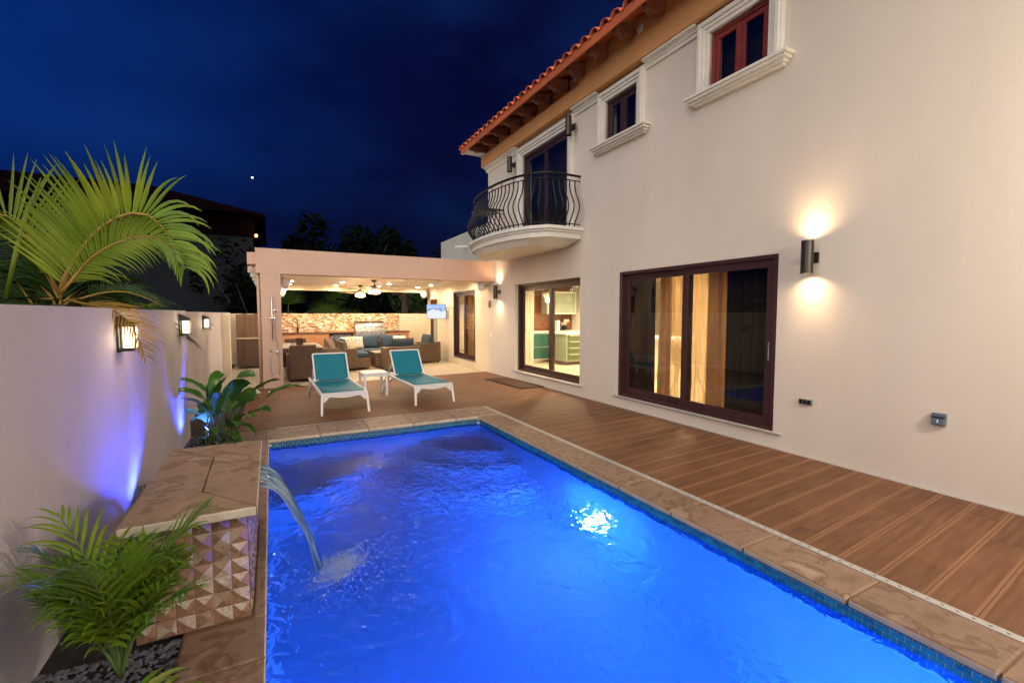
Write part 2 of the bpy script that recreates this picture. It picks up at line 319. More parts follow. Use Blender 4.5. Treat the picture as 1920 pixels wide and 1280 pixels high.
# ---------------------------------------------------------------- helpers
class MB:
    def __init__(s): s.v = []; s.f = []; s.m = []; s.cur = 0
    def face(s, ids): s.f.append(tuple(ids)); s.m.append(s.cur)
    def quad(s, a, b, c, d):
        i = len(s.v); s.v += [a, b, c, d]; s.face((i, i + 1, i + 2, i + 3)); return s
    def box(s, x0, x1, y0, y1, z0, z1, T=None):
        i = len(s.v); p = [(x, y, z) for z in (z0, z1) for x, y in ((x0, y0), (x1, y0), (x1, y1), (x0, y1))]
        if T is not None: p = [tuple(T @ Vector(q)) for q in p]
        s.v += p
        for q in ((3, 2, 1, 0), (4, 5, 6, 7), (0, 1, 5, 4), (1, 2, 6, 5), (2, 3, 7, 6), (3, 0, 4, 7)): s.face([i + k for k in q])
        return s
    def bar(s, a, b, w, h=None, up=(0, 0, 1)):
        a, b = Vector(a), Vector(b); d = (b - a); l = d.length; d.normalize(); h = h or w
        u = Vector(up); sd = d.cross(u)
        if sd.length < 1e-4: sd = d.cross(Vector((1, 0, 0)))
        sd.normalize(); u = sd.cross(d)
        i = len(s.v)
        for p in (a, b):
            for k, j in ((-1, -1), (1, -1), (1, 1), (-1, 1)): s.v.append(tuple(p + sd * k * w / 2 + u * j * h / 2))
        for q in ((3, 2, 1, 0), (4, 5, 6, 7), (0, 1, 5, 4), (1, 2, 6, 5), (2, 3, 7, 6), (3, 0, 4, 7)): s.face([i + k for k in q])
        return s
    def tube(s, pts, r, n=8, caps=True):
        pts = [Vector(p) for p in pts]; rs = r if isinstance(r, (list, tuple)) else [r] * len(pts)
        i0 = len(s.v); ref = None
        for k, p in enumerate(pts):
            d = (pts[min(k + 1, len(pts) - 1)] - pts[max(k - 1, 0)]).normalized()
            if ref is None:
                ref = Vector((0, 0, 1)) if abs(d.z) < .9 else Vector((1, 0, 0))
            a = d.cross(ref).normalized(); b = a.cross(d).normalized(); ref = b
            for j in range(n):
                t = 2 * math.pi * j / n; s.v.append(tuple(p + (a * math.cos(t) + b * math.sin(t)) * rs[k]))
        for k in range(len(pts) - 1):
            for j in range(n):
                j2 = (j + 1) % n; s.face((i0 + k * n + j, i0 + k * n + j2, i0 + (k + 1) * n + j2, i0 + (k + 1) * n + j))
        if caps:
            s.face([i0 + j for j in range(n)][::-1]); s.face([i0 + (len(pts) - 1) * n + j for j in range(n)])
        return s
    def lathe(s, prof, c=(0, 0, 0), n=20, T=None):
        i0 = len(s.v)
        for r, z in prof:
            for j in range(n):
                t = 2 * math.pi * j / n; p = Vector((r * math.cos(t), r * math.sin(t), z))
                if T is not None: p = T @ p
                s.v.append((p.x + c[0], p.y + c[1], p.z + c[2]))
        for k in range(len(prof) - 1):
            for j in range(n):
                j2 = (j + 1) % n; s.face((i0 + k * n + j, i0 + k * n + j2, i0 + (k + 1) * n + j2, i0 + (k + 1) * n + j))
        s.face([i0 + j for j in range(n)][::-1]); s.face([i0 + (len(prof) - 1) * n + j for j in range(n)])
        return s
    def prism(s, poly, z0, z1, grow=0):
        i = len(s.v); n = len(poly)
        cx = sum(p[0] for p in poly) / n; cy = sum(p[1] for p in poly) / n
        s.v += [(x + (cx - x) * grow, y + (cy - y) * grow, z0) for x, y in poly] + [(x, y, z1) for x, y in poly]
        s.face([i + k for k in range(n)][::-1]); s.face([i + n + k for k in range(n)])
        for k in range(n): k2 = (k + 1) % n; s.face((i + k, i + k2, i + n + k2, i + n + k))
        return s
    def build(s, name, mats, parent=None, smooth=False, bevel=0, world=False, seg=2, center=False):
        me = bpy.data.meshes.new(name); v = s.v
        off = Vector((0, 0, 0))
        if world and parent is not None:
            inv = parent.matrix_basis.inverted(); v = [tuple(inv @ Vector(p)) for p in v]
        if center:
            a = np.array(v); off = Vector(((a.min(0) + a.max(0)) / 2)); v = [tuple(Vector(p) - off) for p in v]
        me.from_pydata([tuple(p) for p in v], [], s.f)
        mats = [mats] if isinstance(mats, str) else mats
        for k in mats: me.materials.append(M[k])
        for p, k in zip(me.polygons, s.m): p.material_index = k; p.use_smooth = smooth
        me.update(); o = bpy.data.objects.new(name, me); C.objects.link(o); o.location = off
        if parent is not None: o.parent = parent
        if bevel:
            b = o.modifiers.new('bevel', 'BEVEL'); b.width = bevel; b.segments = seg; b.limit_method = 'ANGLE'
        return o
def tag(o, label=None, cat=None, group=None, kind=None):
    if label: o['label'] = label
    if cat: o['category'] = cat
    if group: o['group'] = group
    if kind: o['kind'] = kind
    return o
def thing(name, loc, label, cat, rz=0, group=None):
    o = bpy.data.objects.new(name, None); C.objects.link(o); o.location = loc; o.rotation_euler = (0, 0, rz)
    o.empty_display_size = .1
    return tag(o, label, cat, group)
def struct(name, loc=(0, 0, 0)):
    o = bpy.data.objects.new(name, None); C.objects.link(o); o.location = loc; o['kind'] = 'structure'; return o
def inst(src, name, loc, rz=0, parent=None):
    o = src.copy(); o.name = name; C.objects.link(o); o.location = loc; o.rotation_euler = (0, 0, rz); o.parent = parent; return o
def copy_tree(o, parent=None):
    c = o.copy(); C.objects.link(c)
    if parent is not None: c.parent = parent
    for ch in [q for q in bpy.data.objects if q.parent == o]: copy_tree(ch, c)
    return c
def light(kind, name, loc, power, col, parent=None, size=.05, spot=None, blend=.5, aim=None):
    l = bpy.data.lights.new(name, kind); l.energy = power; l.color = col
    if kind in ('POINT', 'SPOT'): l.shadow_soft_size = size
    if kind == 'AREA': l.size = size
    if spot: l.spot_size = rad(spot); l.spot_blend = blend
    o = bpy.data.objects.new(name, l); C.objects.link(o); o.location = loc
    if aim is not None: o.rotation_euler = Vector(aim).to_track_quat('-Z', 'Y').to_euler()
    if parent is not None:
        o.parent = parent; o.location = parent.matrix_basis.inverted() @ Vector(loc)
    return o
def wall_holes(mb, axis, c0, c1, a0, a1, z0, z1, holes):
    """wall slab between planes c0..c1 on axis ('x' or 'y'), spanning a0..a1, z0..z1, with openings (a,b,za,zb)"""
    As = sorted({a0, a1, *[h[0] for h in holes], *[h[1] for h in holes]}); Zs = sorted({z0, z1, *[h[2] for h in holes], *[h[3] for h in holes]})
    P = (lambda c, a, z: (c, a, z)) if axis == 'x' else (lambda c, a, z: (a, c, z))
    solid = lambda a, z: a0 < a < a1 and z0 < z < z1 and not any(h[0] < a < h[1] and h[2] < z < h[3] for h in holes)
    for i in range(len(As) - 1):
        for j in range(len(Zs) - 1):
            A, B, Z, W = As[i], As[i + 1], Zs[j], Zs[j + 1]; ma, mz = (A + B) / 2, (Z + W) / 2
            if not solid(ma, mz): continue
            mb.quad(P(c0, A, Z), P(c0, B, Z), P(c0, B, W), P(c0, A, W)); mb.quad(P(c1, B, Z), P(c1, A, Z), P(c1, A, W), P(c1, B, W))
            e_ = 1e-3
            if not solid(A - e_, mz): mb.quad(P(c0, A, Z), P(c0, A, W), P(c1, A, W), P(c1, A, Z))
            if not solid(B + e_, mz): mb.quad(P(c0, B, Z), P(c1, B, Z), P(c1, B, W), P(c0, B, W))
            if not solid(ma, Z - e_): mb.quad(P(c0, A, Z), P(c1, A, Z), P(c1, B, Z), P(c0, B, Z))
            if not solid(ma, W + e_): mb.quad(P(c0, A, W), P(c0, B, W), P(c1, B, W), P(c1, A, W))
    return mb

exec_parts = None
# ================================================================ GROUND, DECK, PATIO
g = MB()
for a in ((-900, -0.8, -900, 900), (3.4, 900, -900, 900), (-0.8, 3.4, 6.7, 900), (-0.8, 3.4, -900, -.4)):
    g.quad((a[0], a[2], -.06), (a[1], a[2], -.06), (a[1], a[3], -.06), (a[0], a[3], -.06))
tag(g.build('ground', 'soil'), kind='structure')
# deck base + tiles (laid about four degrees off the house)
deck = struct('deck', (3.15, 0.87, 0))
db = MB(); db.box(3.13, 5.1, -3.5, 11.2, -.05, -.006); db.box(-.43, 3.13, 6.88, 11.2, -.05, -.006)
db.build('tile_bed', 'deck_grout', deck, world=True)['kind'] = 'stuff'
AN = rad(4.5); ca, sa = math.cos(AN), math.sin(AN)
def clip(poly, f):
    out = []
    for i in range(len(poly)):
        p, q = poly[i], poly[(i + 1) % len(poly)]; fp, fq = f(p), f(q)
        if fp >= 0: out.append(p)
        if fp * fq < 0:
            t = fp / (fp - fq); out.append((p[0] + (q[0] - p[0]) * t, p[1] + (q[1] - p[1]) * t))
    return out
border = lambda p: (10.72 + (p[0] - .18) * .078) - p[1]
regions = [[lambda p: p[0] - 3.155, lambda p: 5.065 - p[0], lambda p: p[1] + 3.0, lambda p: 6.915 - p[1]],
           [lambda p: p[0] + .42, lambda p: 5.065 - p[0], lambda p: p[1] - 6.915, border]]
PW, PL = .2135, 1.2
npl = 0
for row in range(-26, 52):
    shift = (row * .37 + .12 * math.sin(row * 2.3)) % PL
    for k in range(-8, 9):
        x0 = k * PL + shift; y0 = row * PW
        loc = [(x0 + .0015, y0 + .0025), (x0 + PL - .0015, y0 + .0025), (x0 + PL - .0015, y0 + PW - .0025), (x0 + .0015, y0 + PW - .0025)]
        wp = [(3.16 + p[0] * ca - p[1] * sa, .87 + p[0] * sa + p[1] * ca) for p in loc]
        cxw = 3.16 + (x0 + PL / 2) * ca - (y0 + PW / 2) * sa; cyw = .87 + (x0 + PL / 2) * sa + (y0 + PW / 2) * ca
        for reg in regions:
            q = wp
            for f in reg: q = clip(q, f) if len(q) > 2 else []
            if len(q) < 3: continue
            ar = abs(sum(q[i][0] * q[(i + 1) % len(q)][1] - q[(i + 1) % len(q)][0] * q[i][1] for i in range(len(q)))) / 2
            if ar < .004: continue
            dz = R.uniform(-.0008, .0008)
            mb = MB(); T = Matrix.Rotation(-AN, 4, 'Z')
            mb.prism([tuple((T @ Vector((p[0] - cxw, p[1] - cyw, 0)))[:2]) for p in q], -.012, dz)
            o = mb.build('plank', 'deck', deck); o.location = (cxw - 3.15, cyw - .87, 0); o.rotation_euler = (0, 0, AN); npl += 1
# perforated drain beside the coping and a narrow grating at the wall
dr = MB()
y = .2
while y < 6.9:
    for (x0, x1) in ((3.105, 3.122), (3.134, 3.151)): dr.quad((x0, y, 0), (x1, y, 0), (x1, y + .062, 0), (x0, y + .062, 0))
    dr.quad((3.122, y, 0), (3.134, y, 0), (3.134, y + .048, 0), (3.122, y + .048, 0))
    y += .062
dr.box(3.10, 3.105, .2, 6.905, -.03, .0005); dr.box(3.151, 3.154, .2, 6.905, -.03, .0005)
dr.cur = 1; dr.quad((3.105, .2, -.015), (3.151, .2, -.015), (3.151, 6.9, -.015), (3.105, 6.9, -.015)); dr.cur = 0
dr.box(.0, 3.12, 6.906, 6.912, -.03, .001)
tag(dr.build('drain_channel', ['drain', 'dark']), kind='structure')
dg = MB(); y = -2
while y < 6.5:
    dg.box(5.072, 5.096, y, y + .03, -.02, .002); y += .04
dg.box(5.068, 5.072, -2, 11, -.02, .003); dg.cur = 1; dg.quad((5.07, -2, -.019), (5.1, -2, -.019), (5.1, 11, -.019), (5.07, 11, -.019))
tag(dg.build('wall_drain', ['drain', 'dark']), kind='structure')
# patio of big beige tiles under the pergola
pat = struct('patio', (0, 10.7, 0))
pb = MB(); pb.prism([(-1.0, 10.62), (.18, 10.72), (5.1, 11.105), (5.1, 16.2), (-1.0, 16.2)], -.03, -.005); pb.build('tile_bed', 'grout', pat, world=True)['kind'] = 'stuff'
for i in range(8):
    for j in range(8):
        q = [(-1.0 + i * .8 + .002, 10.4 + j * .8 + .002), (-1.0 + i * .8 + .798, 10.4 + j * .8 + .002), (-1.0 + i * .8 + .798, 10.4 + j * .8 + .798), (-1.0 + i * .8 + .002, 10.4 + j * .8 + .798)]
        for f in (lambda p: -border(p) - .012, lambda p: 5.085 - p[0], lambda p: 16.18 - p[1]): q = clip(q, f) if len(q) > 2 else []
        if len(q) < 3: continue
        mb = MB(); mb.prism(q, -.015, 0); mb.build('tile', 'patio', pat, world=True, center=True)

# ================================================================ POOL
PX0, PX1, PY0, PY1, WZ = -.08, 2.76, .30, 6.30, -.115
shell = MB()
FZ = -1.45
shell.quad((PX0, PY0, FZ), (PX1, PY0, FZ), (PX1, PY1, FZ), (PX0, PY1, FZ))
shell.quad((PX0, PY0, FZ), (PX0, PY1, FZ), (PX0, PY1, -.03), (PX0, PY0, -.03)); shell.quad((PX1, PY0, FZ), (PX1, PY0, -.03), (PX1, PY1, -.03), (PX1, PY1, FZ))
shell.quad((PX0, PY1, FZ), (PX1, PY1, FZ), (PX1, PY1, -.03), (PX0, PY1, -.03)); shell.quad((PX0, PY0, FZ), (PX0, PY0, -.03), (PX1, PY0, -.03), (PX1, PY0, FZ))
# bench shelf in the far left and round corner steps
shell.prism([(PX0 + .001, 5.0), (.42, 5.22), (.85, 5.62), (1.12, 6.0), (1.2, 6.299), (PX0 + .001, 6.299)], FZ + .01, -.78)
for r_, z_ in ((1.75, -1.14), (1.32, -.86), (.9, -.66)):
    pl = [(PX1 - .001, 6.299)] + [(PX1 - .001 - r_ * math.sin(t), 6.299 - r_ * math.cos(t)) for t in [i * math.pi / 2 / 18 for i in range(19)]]
    shell.prism(pl[::-1], FZ + .012, z_)
tag(shell.build('pool_basin', 'plaster_pool'), kind='structure')
# water surface: real ripples
nx, ny = 150, 320
ws = MB(); FX, FY = .26, 3.12
for j in range(ny + 1):
    for i in range(nx + 1):
        x = PX0 + (PX1 - PX0) * i / nx; y = PY0 + (PY1 - PY0) * j / ny
        d = math.hypot(x - FX, y - FY)
        h = .0100 * noise.noise(Vector((x * 2.4, y * 3.0, 0))) + .0060 * noise.noise(Vector((x * 6 + 5, y * 8, 1))) + .0026 * noise.noise(Vector((x * 17, y * 19, 2)))
        h += .0045 * math.sin(d * 30) * math.exp(-d * 1.6) + .010 * noise.noise(Vector((x * 20, y * 20, 5))) * math.exp(-d * d * 14)
        ws.v.append((x, y, WZ + h))
for j in range(ny):
    for i in range(nx):
        a = j * (nx + 1) + i; ws.face((a, a + 1, a + nx + 2, a + nx + 1))
tag(ws.build('pool_water', 'water', smooth=True), kind='structure')
# waterline tiles: three rows of small glass bricks
tl = struct('waterline_tiles', (PX1, 0, 0))
gb = MB(); gz0, gz1 = -.235, -.03
gb.box(PX1 - .004, PX1 + .05, PY0, PY1, gz0, gz1); gb.box(PX0 - .05, PX0 + .004, PY0, PY1, gz0, gz1); gb.box(PX0 + .004, PX1 - .004, PY1 - .004, PY1 + .05, gz0, gz1); gb.box(PX0 + .004, PX1 - .004, PY0 - .05, PY0 + .004, gz0, gz1)
gb.build('grout', 'pool_grout', tl, world=True)
tw, th = .062, .029
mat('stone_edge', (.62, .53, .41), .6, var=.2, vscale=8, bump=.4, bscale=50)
def tb(mb, lx, ly, T=None):
    mb.box(-lx / 2, lx / 2, -ly / 2, ly / 2, -th / 2 + .0016, th / 2 - .0016, T)
p1 = MB(); tb(p1, .006, tw - .0032); tile_y = p1.build('tile', 'pool_tile', tl, bevel=0); tile_y.location = (-.005, .65, -.045)
rows = [(-.0445 - r_ * th) for r_ in range(6)]
cnt = 0; rest = MB()
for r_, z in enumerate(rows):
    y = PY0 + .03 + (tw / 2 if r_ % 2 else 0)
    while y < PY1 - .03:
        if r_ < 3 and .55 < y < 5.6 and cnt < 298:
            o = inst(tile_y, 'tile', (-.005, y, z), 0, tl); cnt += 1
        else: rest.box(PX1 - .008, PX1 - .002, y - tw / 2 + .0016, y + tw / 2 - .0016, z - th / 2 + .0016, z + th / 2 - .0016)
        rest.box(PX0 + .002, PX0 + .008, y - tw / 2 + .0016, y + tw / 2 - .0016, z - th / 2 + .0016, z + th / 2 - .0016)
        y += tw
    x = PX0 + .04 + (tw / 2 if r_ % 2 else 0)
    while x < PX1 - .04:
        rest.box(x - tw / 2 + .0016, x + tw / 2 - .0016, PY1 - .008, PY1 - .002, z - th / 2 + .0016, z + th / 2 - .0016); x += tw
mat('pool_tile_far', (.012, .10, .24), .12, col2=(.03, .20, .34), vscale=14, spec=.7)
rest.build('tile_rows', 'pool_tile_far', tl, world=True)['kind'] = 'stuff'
# coping
cop = struct('pool_coping', (2.95, 0, 0))
cb = MB(); cb.box(2.765, 3.10, -.1, 6.9, -.12, -.008); cb.box(-.42, 2.765, 6.305, 6.9, -.12, -.008); cb.box(-.42, -.085, -.1, 6.305, -.12, -.008); cb.box(-.085, 2.765, -.1, .295, -.12, -.008)
cb.build('mortar_bed', 'deck_grout', cop, world=True)['kind'] = 'stuff'
def cop_slab(x0, x1, y0, y1):
    mb = MB(); g_ = .003
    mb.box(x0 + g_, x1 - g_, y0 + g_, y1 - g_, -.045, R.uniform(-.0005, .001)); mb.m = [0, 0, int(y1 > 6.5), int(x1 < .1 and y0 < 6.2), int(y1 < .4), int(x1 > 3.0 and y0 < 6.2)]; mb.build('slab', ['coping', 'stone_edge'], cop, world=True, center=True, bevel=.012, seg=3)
ys = [-.1, .675, 1.265, 1.89, 2.51, 3.12, 3.75, 4.35, 4.97, 5.58, 6.295]
for a, b in zip(ys, ys[1:]): cop_slab(2.735, 3.10, a, b)
xs = [-.42, -.1, .52, 1.13, 1.75, 2.38, 2.735]
for a, b in zip(xs, xs[1:]): cop_slab(a, b, 6.275, 6.9)
cop_slab(2.735, 3.10, 6.295, 6.9)
for a, b in zip([-.1, .6, 1.3, 1.9, 2.27, 2.6], [.6, 1.3, 1.9, 2.27, 2.6]): cop_slab(-.42, -.062, a, b)
for a, b in ((2.6, 3.2), (3.2, 3.86)): cop_slab(-.128, -.062, a, b)
for a, b in ((3.86, 4.45), (4.45, 5.05), (5.05, 5.65), (5.65, 6.275)): cop_slab(-.42, -.062, a, b)
for a, b in ((-.062, .9), (.9, 1.8), (1.8, 2.735)): cop_slab(a, b, -.1, .325)
# underwater lights
PC = (.016, .135, 1.0)
def pool_lamp(loc, nrm, label, powr):
    t = thing('pool_light', loc, label, 'pool light')
    n_ = Vector(nrm); Tm = n_.to_track_quat('Z', 'Y').to_matrix().to_4x4()
    a = MB(); a.lathe([(.12, 0), (.125, .01), (.105, .022), (.1, .012)], T=Tm, n=24); a.build('rim', 'steel', t)
    b = MB(); b.lathe([(.098, .010), (.08, .018), (.03, .022)], T=Tm, n=24); b.build('lens', 'pool_lens', t)
    p = Vector(loc) + n_ * .16
    light('POINT', 'pool_bulb', p, powr, PC, t, size=.05)
pool_lamp((PX1, 3.38, -.80), (-1, 0, 0), 'glowing underwater light in the right wall of the pool', 28)
pool_lamp((1.34, PY0, -.72), (0, 1, 0), 'underwater light in the near end wall of the pool', 62)

# ================================================================ SPRING BLOCK WITH WATERFALL
bt = thing('fountain_block', (-.37, 3.2, 0), 'stone faced waterfall block with travertine slab top standing at the pool edge', 'fountain')
cr_ = MB(); cr_.box(-.60, -.135, 2.625, 3.79, 0, .555); cr_.build('core', 'shell_brown', bt, world=True)
def shell_tile(w, h, kind):
    mb = MB(); d = .011; k = len(mb.v); W, H = w / 2 - .001, h / 2 - .001
    mb.v += [(-W, 0, -H), (W, 0, -H), (W, 0, H), (-W, 0, H), (0, -d, 0) if kind % 3 else (W * .5, -d, -H * .2)]
    for j, (a, b) in enumerate(((0, 1), (1, 2), (2, 3), (3, 0))):
        mb.cur = [(0, 1, 0, 1), (1, 1, 0, 0), (0, 0, 1, 0), (1, 0, 0, 0), (0, 1, 1, 0), (0, 0, 0, 1)][kind][j]; mb.face((k + a, k + b, k + 4))
    return mb.build('tile', ['shell_brown', 'shell_pale'], bt)
cols, rws = 6, 7; W_, H_ = .465 / cols, .55 / rws
protos = [shell_tile(W_, H_, k) for k in range(6)]; first = set()
def put_tile(k, loc, rz):
    loc = Vector(loc) - bt.location
    if k not in first: first.add(k); o = protos[k]; o.location = loc; o.rotation_euler = (0, 0, rz)
    else: inst(protos[k], 'tile', loc, rz, bt)
for i in range(cols):
    for j in range(rws): put_tile((i * 5 + j * 3 + R.randrange(3)) % 6, (-.60 + W_ * (i + .5), 2.624, .004 + H_ * (j + .5)), 0)
for i in range(15):
    for j in range(rws):
        yy = 2.645 + (W_ + .0005) * (i + .5)
        if yy < 3.76 and not (j == 6 and 2.95 < yy < 3.5): put_tile((i * 5 + j + R.randrange(3)) % 6, (-.134, yy, .004 + H_ * (j + .5)), math.pi / 2)
def slab_piece(poly):
    cx = sum(p[0] for p in poly) / len(poly); cy = sum(p[1] for p in poly) / len(poly)
    q = []
    for px, py in poly:
        d = Vector((cx - px, cy - py)).normalized() * .004; q.append((px + d.x, py + d.y))
    mb = MB(); mb.prism(q, .563, .61); 
    for fi, f in enumerate(mb.f):
        c = sum((Vector(mb.v[k]) for k in f), Vector()) / len(f)
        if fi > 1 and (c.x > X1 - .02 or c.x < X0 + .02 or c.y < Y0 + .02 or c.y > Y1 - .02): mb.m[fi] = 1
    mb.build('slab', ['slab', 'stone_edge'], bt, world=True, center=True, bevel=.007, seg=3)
X0, X1, Y0, Y1 = -.63, -.085, 2.51, 3.85
slab_piece([(X0, Y0), (X1, Y0), (-.35, 2.86)]); slab_piece([(X0, Y0), (-.35, 2.86), (-.36, 3.52), (X0, Y1)])
slab_piece([(-.35, 2.86), (X1, Y0), (X1, 3.25), (-.355, 3.2)]); slab_piece([(-.355, 3.2), (X1, 3.25), (X1, Y1), (-.36, 3.52)]); slab_piece([(X0, Y1), (-.36, 3.52), (X1, Y1)])
sp_ = MB(); sp_.box(-.14, -.098, 2.98, 3.47, .525, .558); sp_.build('spout', 'steel', bt, world=True, bevel=.004)
# falling sheet of water
wf = MB(); ns, nw = 40, 56; x_e, v_t = .23, None
for s_ in range(ns + 1):
    t = s_ / ns; z = .548 - (.548 + .115) * t ** 1.0 if False else .548 - .663 * (t ** 1.9)
    xx = -.10 + (x_e + .10) * (t ** .95); w = .46 * (1 - t ** 1.2) * .85 + .09
    yc = 3.22 - .09 * t
    for k in range(nw + 1):
        u = k / nw * 2 - 1
        rip = .006 * math.sin(k * 1.25) + .004 * noise.noise(Vector((k * .5, s_ * .10, 0))) * (1 + 1.5 * t)
        wf.v.append((xx + rip + .02 * t * math.cos(u * 2) , yc + u * w / 2, z + rip * .8 + .02 * (1 - abs(u)) * t))
for s_ in range(ns):
    for k in range(nw):
        a = s_ * (nw + 1) + k; wf.face((a, a + 1, a + nw + 2, a + nw + 1))
wt = thing('waterfall', (.05, 3.2, WZ), 'clear sheet of water falling from the stone block into the pool', 'waterfall')
o = wf.build('film', 'film', wt, world=True, smooth=True); sd = o.modifiers.new('thick', 'SOLIDIFY'); sd.thickness = .004
for k in range(17):
    u = (k + .5) / 17 * 2 - 1 + R.uniform(-.05, .05); pts = []; ph = R.uniform(0, 6)
    for s_ in range(29):
        t = s_ / 28; z = .548 - .663 * (t ** 1.9); xx = -.10 + (x_e + .10) * (t ** .95); w = .46 * (1 - t ** 1.2) * .85 + .09
        pts.append((xx + .02 * t * math.cos(u * 2) + .006 * math.sin(t * 15 + ph), 3.22 - .09 * t + (u + .12 * t * math.sin(ph + t * 6)) * w / 2, z + .004 * math.sin(t * 22 + ph)))
    mb = MB(); mb.tube(pts, [.0022 + .0028 * abs(math.sin(ph + q * .35)) for q in range(29)], 7); mb.build('strand', 'fall', wt, world=True, smooth=True)
# foam: bubbles under and on the surface
fm = MB()
def bubble(mb, c, r):
    i = len(mb.v); mb.v += [(c[0] + r, c[1], c[2]), (c[0] - r, c[1], c[2]), (c[0], c[1] + r, c[2]), (c[0], c[1] - r, c[2]), (c[0], c[1], c[2] + r), (c[0], c[1], c[2] - r)]
    for f in ((0, 2, 4), (2, 1, 4), (1, 3, 4), (3, 0, 4), (2, 0, 5), (1, 2, 5), (3, 1, 5), (0, 3, 5)): mb.face([i + k for k in f])
for _ in range(5000):
    a = R.gauss(0, 1); b = R.gauss(0, 1)
    q = .75 + .45 * noise.noise(Vector((a * 1.3, b * 1.3, 3)))
    bubble(fm, (FX + .10 + (a * .10 + .04 * b) * q, FY - .01 + b * .115 * q, WZ + .004 + R.gauss(0, .004)), R.uniform(.0015, .0045))
for _ in range(700):
    t = R.uniform(0, 6.28); d = .30 + R.gauss(0, .04) + .2 * R.random() ** 2
    bubble(fm, (FX + .10 + math.cos(t) * d, FY + math.sin(t) * d * .9, WZ + .004), R.uniform(.001, .003))
for _ in range(160):
    a = R.uniform(0, 6.28); d = abs(R.gauss(0, .09)); bubble(fm, (FX + math.cos(a) * d, FY + math.sin(a) * d, WZ + abs(R.gauss(0, .05)) * math.exp(-d * 8)), R.uniform(.001, .003))
tag(fm.build('foam', 'foam', smooth=True), 'pale cloud of bubbles where the waterfall hits the pool', 'foam', kind='stuff')

# ================================================================ GARDEN WALL, PLANTER BED
gw = thing('garden_wall', (-1.05, 3, 0), 'long smooth pale stucco garden wall running along the planter bed', 'wall')
b_ = MB(); b_.box(-1.20, -.95, -4, 7.0, -.1, 1.588); b_.box(-1.25, -1.10, 7.0, 16.2, -.1, 1.58)
b_.build('wall', 'wall_stucco', gw, world=True, bevel=.006)
c_ = MB(); c_.box(-1.10, -.93, 13.4, 13.75, -.1, 1.575); c_.build('pilaster', 'cream', gw, world=True, bevel=.004)
bed = MB(); bed.quad((-.95, -1, -.03), (-.42, -1, -.03), (-.42, 10.6, -.03), (-.95, 10.6, -.03)); bed.quad((-1.1, 7, -.031), (-.95, 7, -.031), (-.95, 10.7, -.031), (-1.1, 10.7, -.031))
tag(bed.build('planter_bed', 'soil'), kind='structure')
gv = MB()
for _ in range(3000):
    x = R.uniform(-.94, -.425); y = R.choice((R.uniform(1.6, 2.62), R.uniform(3.85, 7.0))); r_ = R.uniform(.008, .017)
    i = len(gv.v); a = R.uniform(0, 6); sx, sy = r_ * R.uniform(.8, 1.5), r_ * R.uniform(.7, 1.1); c0, s0 = math.cos(a), math.sin(a)
    for (u, v, w) in ((1, 0, 0), (-1, 0, 0), (0, 1, 0), (0, -1, 0), (.1, .1, .7), (0, 0, -.7)): gv.v.append((x + u * sx * c0 - v * sy * s0, y + u * sx * s0 + v * sy * c0, -.02 + w * r_))
    for f in ((0, 2, 4), (2, 1, 4), (1, 3, 4), (3, 0, 4)): gv.face([i + k for k in f])
mat('pebble', (.20, .21, .24), .35, col2=(.05, .055, .065), vscale=25)
tag(gv.build('gravel', 'pebble', smooth=True), 'dark polished pebbles covering the planter bed', 'gravel', kind='stuff')

# lanterns on the garden wall
def make_lantern(loc, label, powr, x_face):
    t = thing('wall_lantern', loc, label, 'wall lantern', group='lanterns on the garden wall')
    a = MB(); a.box(.0, .014, -.05, .05, -.13, .12); a.build('back_plate', 'lantern', t, bevel=.002)
    r = MB(); r.v += [(.014, -.06, .125), (.014, .06, .125), (.11, .06, .07), (.11, -.06, .07), (.014, -.06, .05), (.014, .06, .05), (.11, .06, .05), (.11, -.06, .05)]
    for f in ((0, 3, 2, 1), (4, 5, 6, 7), (0, 4, 7, 3), (1, 2, 6, 5), (2, 3, 7, 6), (0, 1, 5, 4)): r.face(f)
    r.build('hood', 'lantern', t)
    fr = MB()
    for sx, sy in ((.028, -.055), (.028, .055), (.105, -.055), (.105, .055)): fr.bar((sx, sy, -.10), (sx, sy, .05), .009, .009)
    fr.box(.022, .11, -.06, .06, -.108, -.098); fr.box(.014, .09, -.03, .03, -.122, -.113); fr.build('cage', 'lantern', t)
    gl = MB(); gl.box(.036, .098, -.048, .048, -.097, .046); gl.build('glass', 'lantern_glass', t, bevel=.004)
    light('POINT', 'lantern_bulb', Vector(loc) + Vector((.18, 0, .0)), powr, (1, .72, .42), t, size=.05)
    return t
make_lantern((-.95, 4.10, 1.41), 'wall lantern half hidden behind a drooping palm frond', 1.1, 0)
make_lantern((-.95, 6.52, 1.42), 'wall lantern in the middle of the row, clear of leaves, over the blue glow', 1.1, 0)
make_lantern((-1.10, 9.9, 1.40), 'smallest wall lantern, farthest along the garden wall near the pergola', 1.1, 0)

